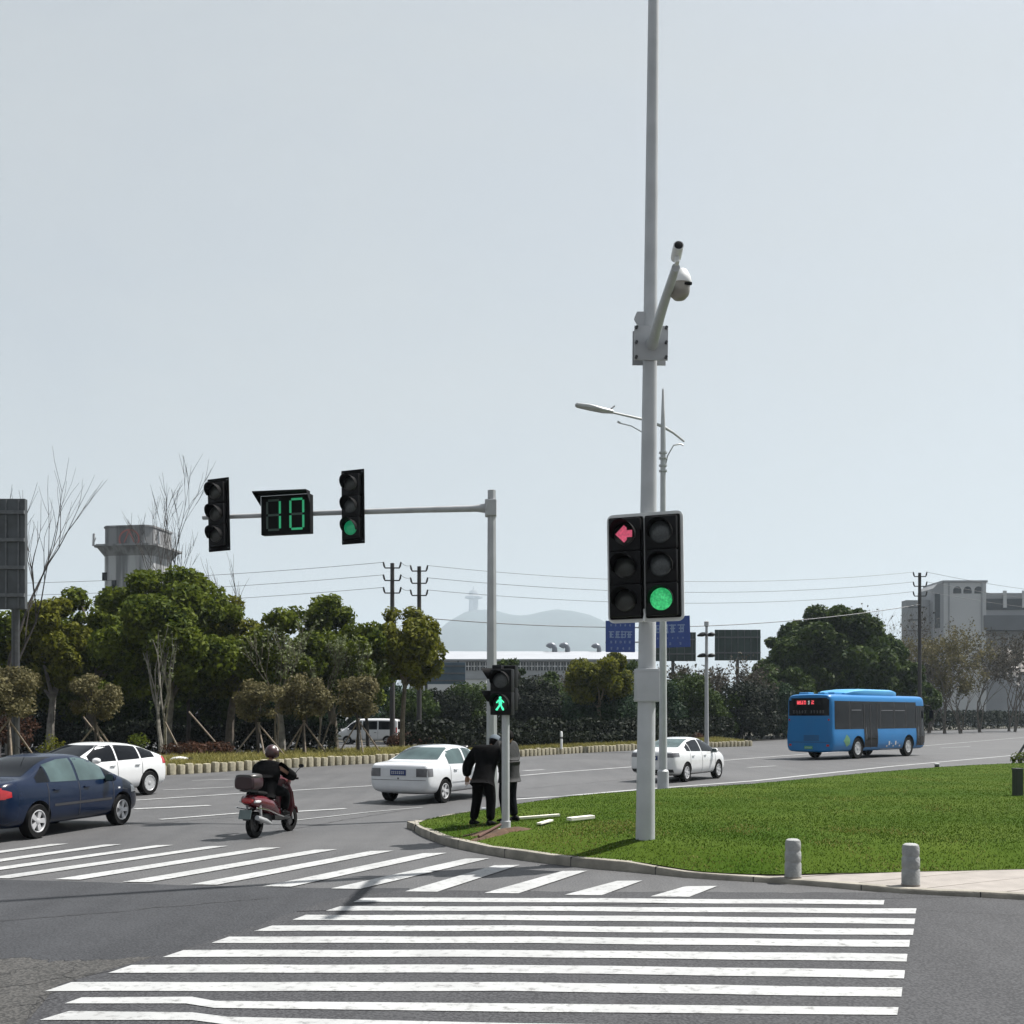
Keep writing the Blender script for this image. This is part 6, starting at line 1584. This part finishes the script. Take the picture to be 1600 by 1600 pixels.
MB().rings(oct_(rw, rw, 0, zg_ - 2.0)).build('shaft', MATS['concrete_streak'], wt)
MB().rings(oct_(rw * .999, rw * .999, zg_ - 2.0, zg_ - .3, flare=.22)).rings(oct_(rw * 1.28, rw * 1.28, zg_ - .29, zg_ + .1)).build('gallery', MATS['concrete_top'], wt)
MB().rings(oct_(rw * .99, rw * .99, zg_ + .11, zt_ - .35)).rings(oct_(rw * 1.02, rw * 1.02, zt_ - .34, zt_)).build('tank', MATS['concrete_top'], wt)
em = MB()   # red ring emblem on the tank
for k in range(28):
    a0, a1 = 2 * math.pi * k / 28, 2 * math.pi * (k + 1) / 28
    em.add([(2.2 * math.cos(a) * q, -.06, 2.0 * math.sin(a) * q) for a, q in ((a0, 1), (a1, 1), (a1, .84), (a0, .84))], [(0, 1, 2, 3)])
em.add([(-.15, -.07, 1.7), (.15, -.07, 1.7), (1.2, -.07, -.6), (.9, -.07, -.6)], [(0, 1, 2, 3)]).add([(-.15, -.07, 1.7), (.15, -.07, 1.7), (-.9, -.07, -.6), (-1.2, -.07, -.6)], [(0, 1, 2, 3)])
em.build('ring_emblem', M('faded_red', (.30, .11, .10), rough=.9), wt).location = (.7, -rw * 1.0, zg_ + 1.1)
for sx in (-1, 1): MB().tube([(sx * 55 * s_, -5, zg_), (sx * 54 * s_, -5, zg_ + 2.4)], .22, 6).tube([(sx * 51 * s_, -5, zg_ + 1.6), (sx * 56 * s_, -5, zg_)], .1, 6).build('railing_post', MATS['grey_pole'], wt)
for (dx, dz) in ((-4, -6), (-4, -9), (-2.2, -7.5)):
    MB().box((dx * 1.1, -rw - .02, zg_ + dz), (.9, .3, 1.6)).build('window', MATS['black_matt'], wt)

# factory with ventilators
M('factory_grey', (0.30, 0.315, 0.335), rough=.7, var=.06, scale=.3); M('factory_roof', (0.27, 0.285, 0.31), rough=.6, var=.06, scale=.3); M('factory_white', (0.55, 0.56, 0.57), rough=.8, var=.08, scale=.4); M('window_dark', (0.03, 0.037, 0.045), rough=.15, var=.2)
Y = 175; s_ = Y / F_PX
x0, x1 = (664 - 800) * s_, (1010 - 800) * s_
fb = thing('factory', 'long pale grey factory hall with a strip of dark windows below the hill', 'building', ((x0 + x1) / 2, Y, 0)); wd = x1 - x0
ze, zr_ = CAM_H + (HOR - 1030) * s_, CAM_H + (HOR - 1009) * s_
MB().box((0, 15, ze / 2), (wd, 30, ze)).build('wall', MATS['factory_grey'], fb)
MB().add([(-wd / 2 - .3, -.4, ze), (wd / 2 + .3, -.4, ze), (wd / 2 + .3, 15, zr_), (-wd / 2 + 2.5, 15, zr_), (-wd / 2 - .3, 30, ze), (wd / 2 + .3, 30, ze), (-wd / 2 - .3, -.4, ze - .25), (wd / 2 + .3, -.4, ze - .25)],
         [(0, 1, 2, 3), (3, 2, 5, 4), (6, 7, 1, 0), (0, 3, 4), (1, 5, 2)]).build('roof', MATS['factory_roof'], fb)
xs_ = [(728 + 9.0 * k) for k in range(21)]
for k, px in enumerate(xs_):
    cx = (px + 4 - 800) * s_ - (x0 + x1) / 2
    f_ = MB().box((cx, -.04, CAM_H + (HOR - 1041) * s_), (7.2 * s_, .12, 13 * s_)).build('window', MATS['window_dark'], fb)
    MB().box((cx, -.13, CAM_H + (HOR - 1041) * s_), (7.2 * s_, .08, .12)).box((cx, -.13, CAM_H + (HOR - 1041) * s_), (.1, .07, 13 * s_)).build('mullion', MATS['factory_white'], f_)
MB().box(((716 - 800) * s_ - (x0 + x1) / 2, -.1, ze * .93), (.25, .2, ze * .14)).build('downpipe', MATS['window_dark'], fb)
for px, sc in ((868, 1), (890, 1), (943, .9)):
    v = MB().tube([(0, 0, -1.6), (0, 0, .35), (-.18, 0, .85), (-.62, 0, 1.05), (-1.05, 0, .85), (-1.2, 0, .62)], [.5, .5, .52, .55, .58, .6], 12)
    o = v.build('roof_ventilator', MATS['galv_dark'] if 'galv_dark' in MATS else M('galv_dark', (.14, .155, .18), rough=.4, metal=.3), fb, smooth=True); o.location = ((px + 4 - 800) * s_ - (x0 + x1) / 2, 14, zr_ + .1); o.scale = (sc * .9,) * 3
    MB().lathe([(.5, 0), (.5, .02)], 12, T=TR(-1.21, 0, .60) @ RY(R(-155))).build('opening', MATS['black_matt'], o)
Y = 130; s_ = Y / F_PX
wb = thing('boundary_wall', 'white boundary building under the slate blue billboard', 'building', ((700 - 800) * s_, Y, 0))
MB().box((0, 3, (CAM_H + (HOR - 1062) * s_) / 2), (120 * s_, 6, CAM_H + (HOR - 1062) * s_)).build('wall', MATS['factory_white'], wb)
MB().box((0, 3, CAM_H + (HOR - 1062) * s_ + .1), (122 * s_, 6.2, .2)).build('coping', MATS['factory_grey'], wb)
# pale sheds glimpsed between the trees on the left
for (px, w_, yt, Y, lab) in ((110, 130, 1015, 120, 'pale shed glimpsed between trunks left of the largest evergreen'), (320, 120, 1000, 125, 'pale blue-grey shed glimpsed right of the largest evergreen'), (470, 120, 1030, 125, 'pale shed glimpsed behind the loose silvery trees')):
    s_ = Y / F_PX; h = CAM_H + (HOR - yt) * s_
    o = thing('shed', lab, 'building', ((px - 800) * s_, Y, 0)); MB().box((0, 4, h / 2), (w_ * s_, 8, h)).build('wall', MATS['factory_grey'], o)
    MB().add([(-w_ * s_ / 2 - .3, -.3, h), (w_ * s_ / 2 + .3, -.3, h), (w_ * s_ / 2 + .3, 4, h + 1), (-w_ * s_ / 2 - .3, 4, h + 1), (w_ * s_ / 2 + .3, 8.3, h), (-w_ * s_ / 2 - .3, 8.3, h)], [(0, 1, 2, 3), (3, 2, 4, 5), (1, 4, 2), (0, 3, 5)]).build('roof', MATS['factory_roof'], o)
    for k in range(4): MB().box((-w_ * s_ * .36 + w_ * s_ * .24 * k, -.03, h * .7), (1.3, .1, 1.2)).build('window', MATS['window_dark'], o)

# stepped building on the right
M('bld_pale', (0.42, 0.43, 0.44), rough=.8, var=.06, scale=.15); M('bld_grey', (0.26, 0.27, 0.285), rough=.8, var=.08, scale=.15); M('bld_dark', (.12, .128, .14), rough=.8, var=.1, scale=.2)  # darkest tone for canopy and ledges
Y = 260; s_ = Y / F_PX
def bx(px): return (px - 1510) * s_
def bz(py): return CAM_H + (HOR - py) * s_
rb = thing('office_block', 'pale stepped concrete building with three arched openings near its roof, at the right', 'building', ((1510 - 800) * s_, Y, 0))
MB().box(((bx(1418) + bx(1455)) / 2, 2.5, bz(937) / 2), (bx(1455) - bx(1418), 3, bz(937))).build('left_wing', MATS['bld_grey'], rb)
MB().box(((bx(1472) + bx(1538)) / 2, 5, bz(911) / 2), (bx(1538) - bx(1472), 12, bz(911))).build('tower_block', MATS['bld_pale'], rb)
MB().prism([(bx(1455), 0), (bx(1472) - .02, 0), (bx(1472) - .02, bz(911)), (bx(1462), bz(913)), (bx(1456), bz(920))], -9, 1.0, T=RX(R(90))).build('curved_bay', MATS['bld_grey'], rb)
MB().box(((bx(1538) + bx(1680)) / 2, 8, bz(925) / 2), (bx(1680) - bx(1538) - .05, 12, bz(925))).build('right_wing', MATS['bld_grey'], rb)
MB().box(((bx(1534) + bx(1680)) / 2, .6, (bz(962) + bz(985)) / 2), (bx(1680) - bx(1534), 3.5, bz(962) - bz(985))).build('canopy', MATS['bld_dark'], rb)
MB().box(((bx(1540) + bx(1680)) / 2, 1.9, bz(943)), (bx(1680) - bx(1540), .3, 2.6)).build('glazing', MATS['window_dark'], rb)
MB().box((bx(1575), 1.7, bz(935)), (.8, .3, 4)).box((bx(1605), 1.7, bz(935)), (.8, .3, 4)).build('pilaster', MATS['bld_pale'], rb)
MB().box((bx(1505), 5, bz(911) + .25), (bx(1540) - bx(1470), 12.4, .5)).build('parapet', MATS['bld_grey'], rb)
for px in (1493, 1509, 1526):
    MB().prism([(-.95, -.6), (.95, -.6)] + [(.95 * math.cos(R(a)), .1 + .95 * math.sin(R(a))) for a in range(0, 181, 20)], 0, .12, T=TR(bx(px), -.94, bz(924)) @ RX(R(90))).build('arched_opening', MATS['window_dark'], rb)
for py in (948, 968, 985): MB().box((bx(1435), .96, bz(py)), (4.0, .1, .35)).build('ledge', MATS['bld_dark'], rb)
for px in (1480, 1531): MB().box((bx(px), -1.08, bz(950)), (.3, .16, bz(912) - bz(990))).build('rib', MATS['bld_grey'], rb)
MB().box((bx(1462), -1.05, bz(955)), (1.2, .12, 8)).build('stair_window', MATS['window_dark'], rb)

# pagoda on the hill
hx = (740 - 800) / F_PX * 5380; hz = hill_h(hx, 5380)
pg = thing('hilltop_tower', 'faint tower standing on the hazy distant hilltop', 'tower', (hx, 5380, hz - 12)); pg.scale = (HS,) * 3
MB().lathe([(13, 0), (12, 20), (11, 34)], 8).build('shaft', MATS['concrete_streak'], pg)
MB().lathe([(11, 34), (22, 37), (22, 41), (12, 46), (12, 50), (9, 55), (2, 60), (.3, 68)], 8).build('roof', MATS['concrete_top'], pg)

# utility poles and wires
M('pole_dark', (0.035, 0.032, 0.032), rough=.8, var=.2)
def utility(px, ytop, Y, lab):
    s_ = Y / F_PX; h = CAM_H + (HOR - ytop) * s_
    o = thing('utility_pole', lab, 'utility pole', ((px - 800) * s_, Y, 0))
    MB().lathe([(.19, 0), (.14, h)], 10).build('shaft', MATS['pole_dark'], o, smooth=True)
    for k in range(3):
        z = h - .35 - k * .88; cr = MB().box((0, -.1, z), (1.05, .08, .08))
        a = cr.build('cross_arm', MATS['pole_dark'], o)
        for sx in (-1, 1):
            MB().tube([(sx * .5, -.1, z), (sx * .56, -.1, z + .14), (sx * .62, -.1, z + .42)], [.04, .07, .055], 8).build('insulator', MATS['pole_dark'], a, smooth=True)
    return o, h
Y1, Y2, Y3 = 78, 80, 100
u1, h1 = utility(613, 880, Y1, 'dark utility pole with three cross arms, left of the close pair'); u2, h2 = utility(655, 885, Y2, 'dark utility pole with three cross arms, right of the close pair'); u3, h3 = utility(1437, 895, Y3, 'dark utility pole in front of the stepped building at the right')
M('wire', (0.09, 0.095, 0.10), rough=.6, var=.05)
def wire(a, b_, sag, lab, r_=.017, grp='power lines above the trees'):
    a, b_ = Vector(a), Vector(b_); pts = []
    for k in range(29):
        f = k / 28; p = a.lerp(b_, f); p.z -= sag * 4 * f * (1 - f); pts.append(p)
    o = MB().tube(pts, r_, 5, cap=False).build('power_line', MATS['wire'], fix=False); tag(o, lab, 'wire', grp); return o
p1, p2, p3 = u1.location, u2.location, u3.location
nm = ['top', 'middle', 'bottom']
for k in range(3):
    z1, z2, z3 = h1 - k * .88 + .05, h2 - k * .88 + .05, h3 - k * .88 + .05
    wire((p1.x - 45, p1.y + 4, z1 - 1.0), (p1.x - .6, p1.y - .1, z1), .6, nm[k] + ' wire running left from the close pair of utility poles')
    wire((p1.x + .6, p1.y - .1, z1), (p2.x - .6, p2.y - .1, z2), .12, 'short ' + nm[k] + ' wire between the close pair of utility poles')
    wire((p2.x + .6, p2.y - .1, z2), (p3.x - .6, p3.y - .1, z3), 1.0, nm[k] + ' wire crossing the sky between the middle and right utility poles')
    wire((p3.x + .6, p3.y - .1, z3), (p3.x + 45, p3.y + 30, z3 + 1.0), 1.0, nm[k] + ' wire running right from the pole by the stepped building')
s_ = Y2 / F_PX
wire((p2.x - .2, p2.y - .2, CAM_H + (HOR - 965) * s_), (p3.x, p3.y - .2, CAM_H + (HOR - 945) * Y3 / F_PX), 1.3, 'thick low cable from the close pair of poles to the right pole', .035)
MB().box((p2.x, p2.y - .25, CAM_H + (HOR - 965) * s_), (1.9, .12, .14)).build('cable_bar', MATS['pole_dark'], None)
cbx = bpy.data.objects['cable_bar']; cbx.parent = u2; cbx.location = -p2

# the air: one closed box of thin even haze
hz_ = MB().box((0, 3600, 320), (6400, 7800, 644)).build('haze', [], None)
m = bpy.data.materials.new('haze_air'); m.use_nodes = True; t = m.node_tree; t.nodes.clear()
pv = t.nodes.new('ShaderNodeVolumePrincipled'); pv.inputs['Color'].default_value = (0.62, 0.72, 0.82, 1); pv.inputs['Density'].default_value = 0.00017; pv.inputs['Anisotropy'].default_value = 0.2
ou = t.nodes.new('ShaderNodeOutputMaterial'); t.links.new(pv.outputs[0], ou.inputs['Volume'])
hz_.data.materials.append(m); hz_['kind'] = 'stuff'; hz_['label'] = 'thin pale haze in the air'; hz_['category'] = 'haze'
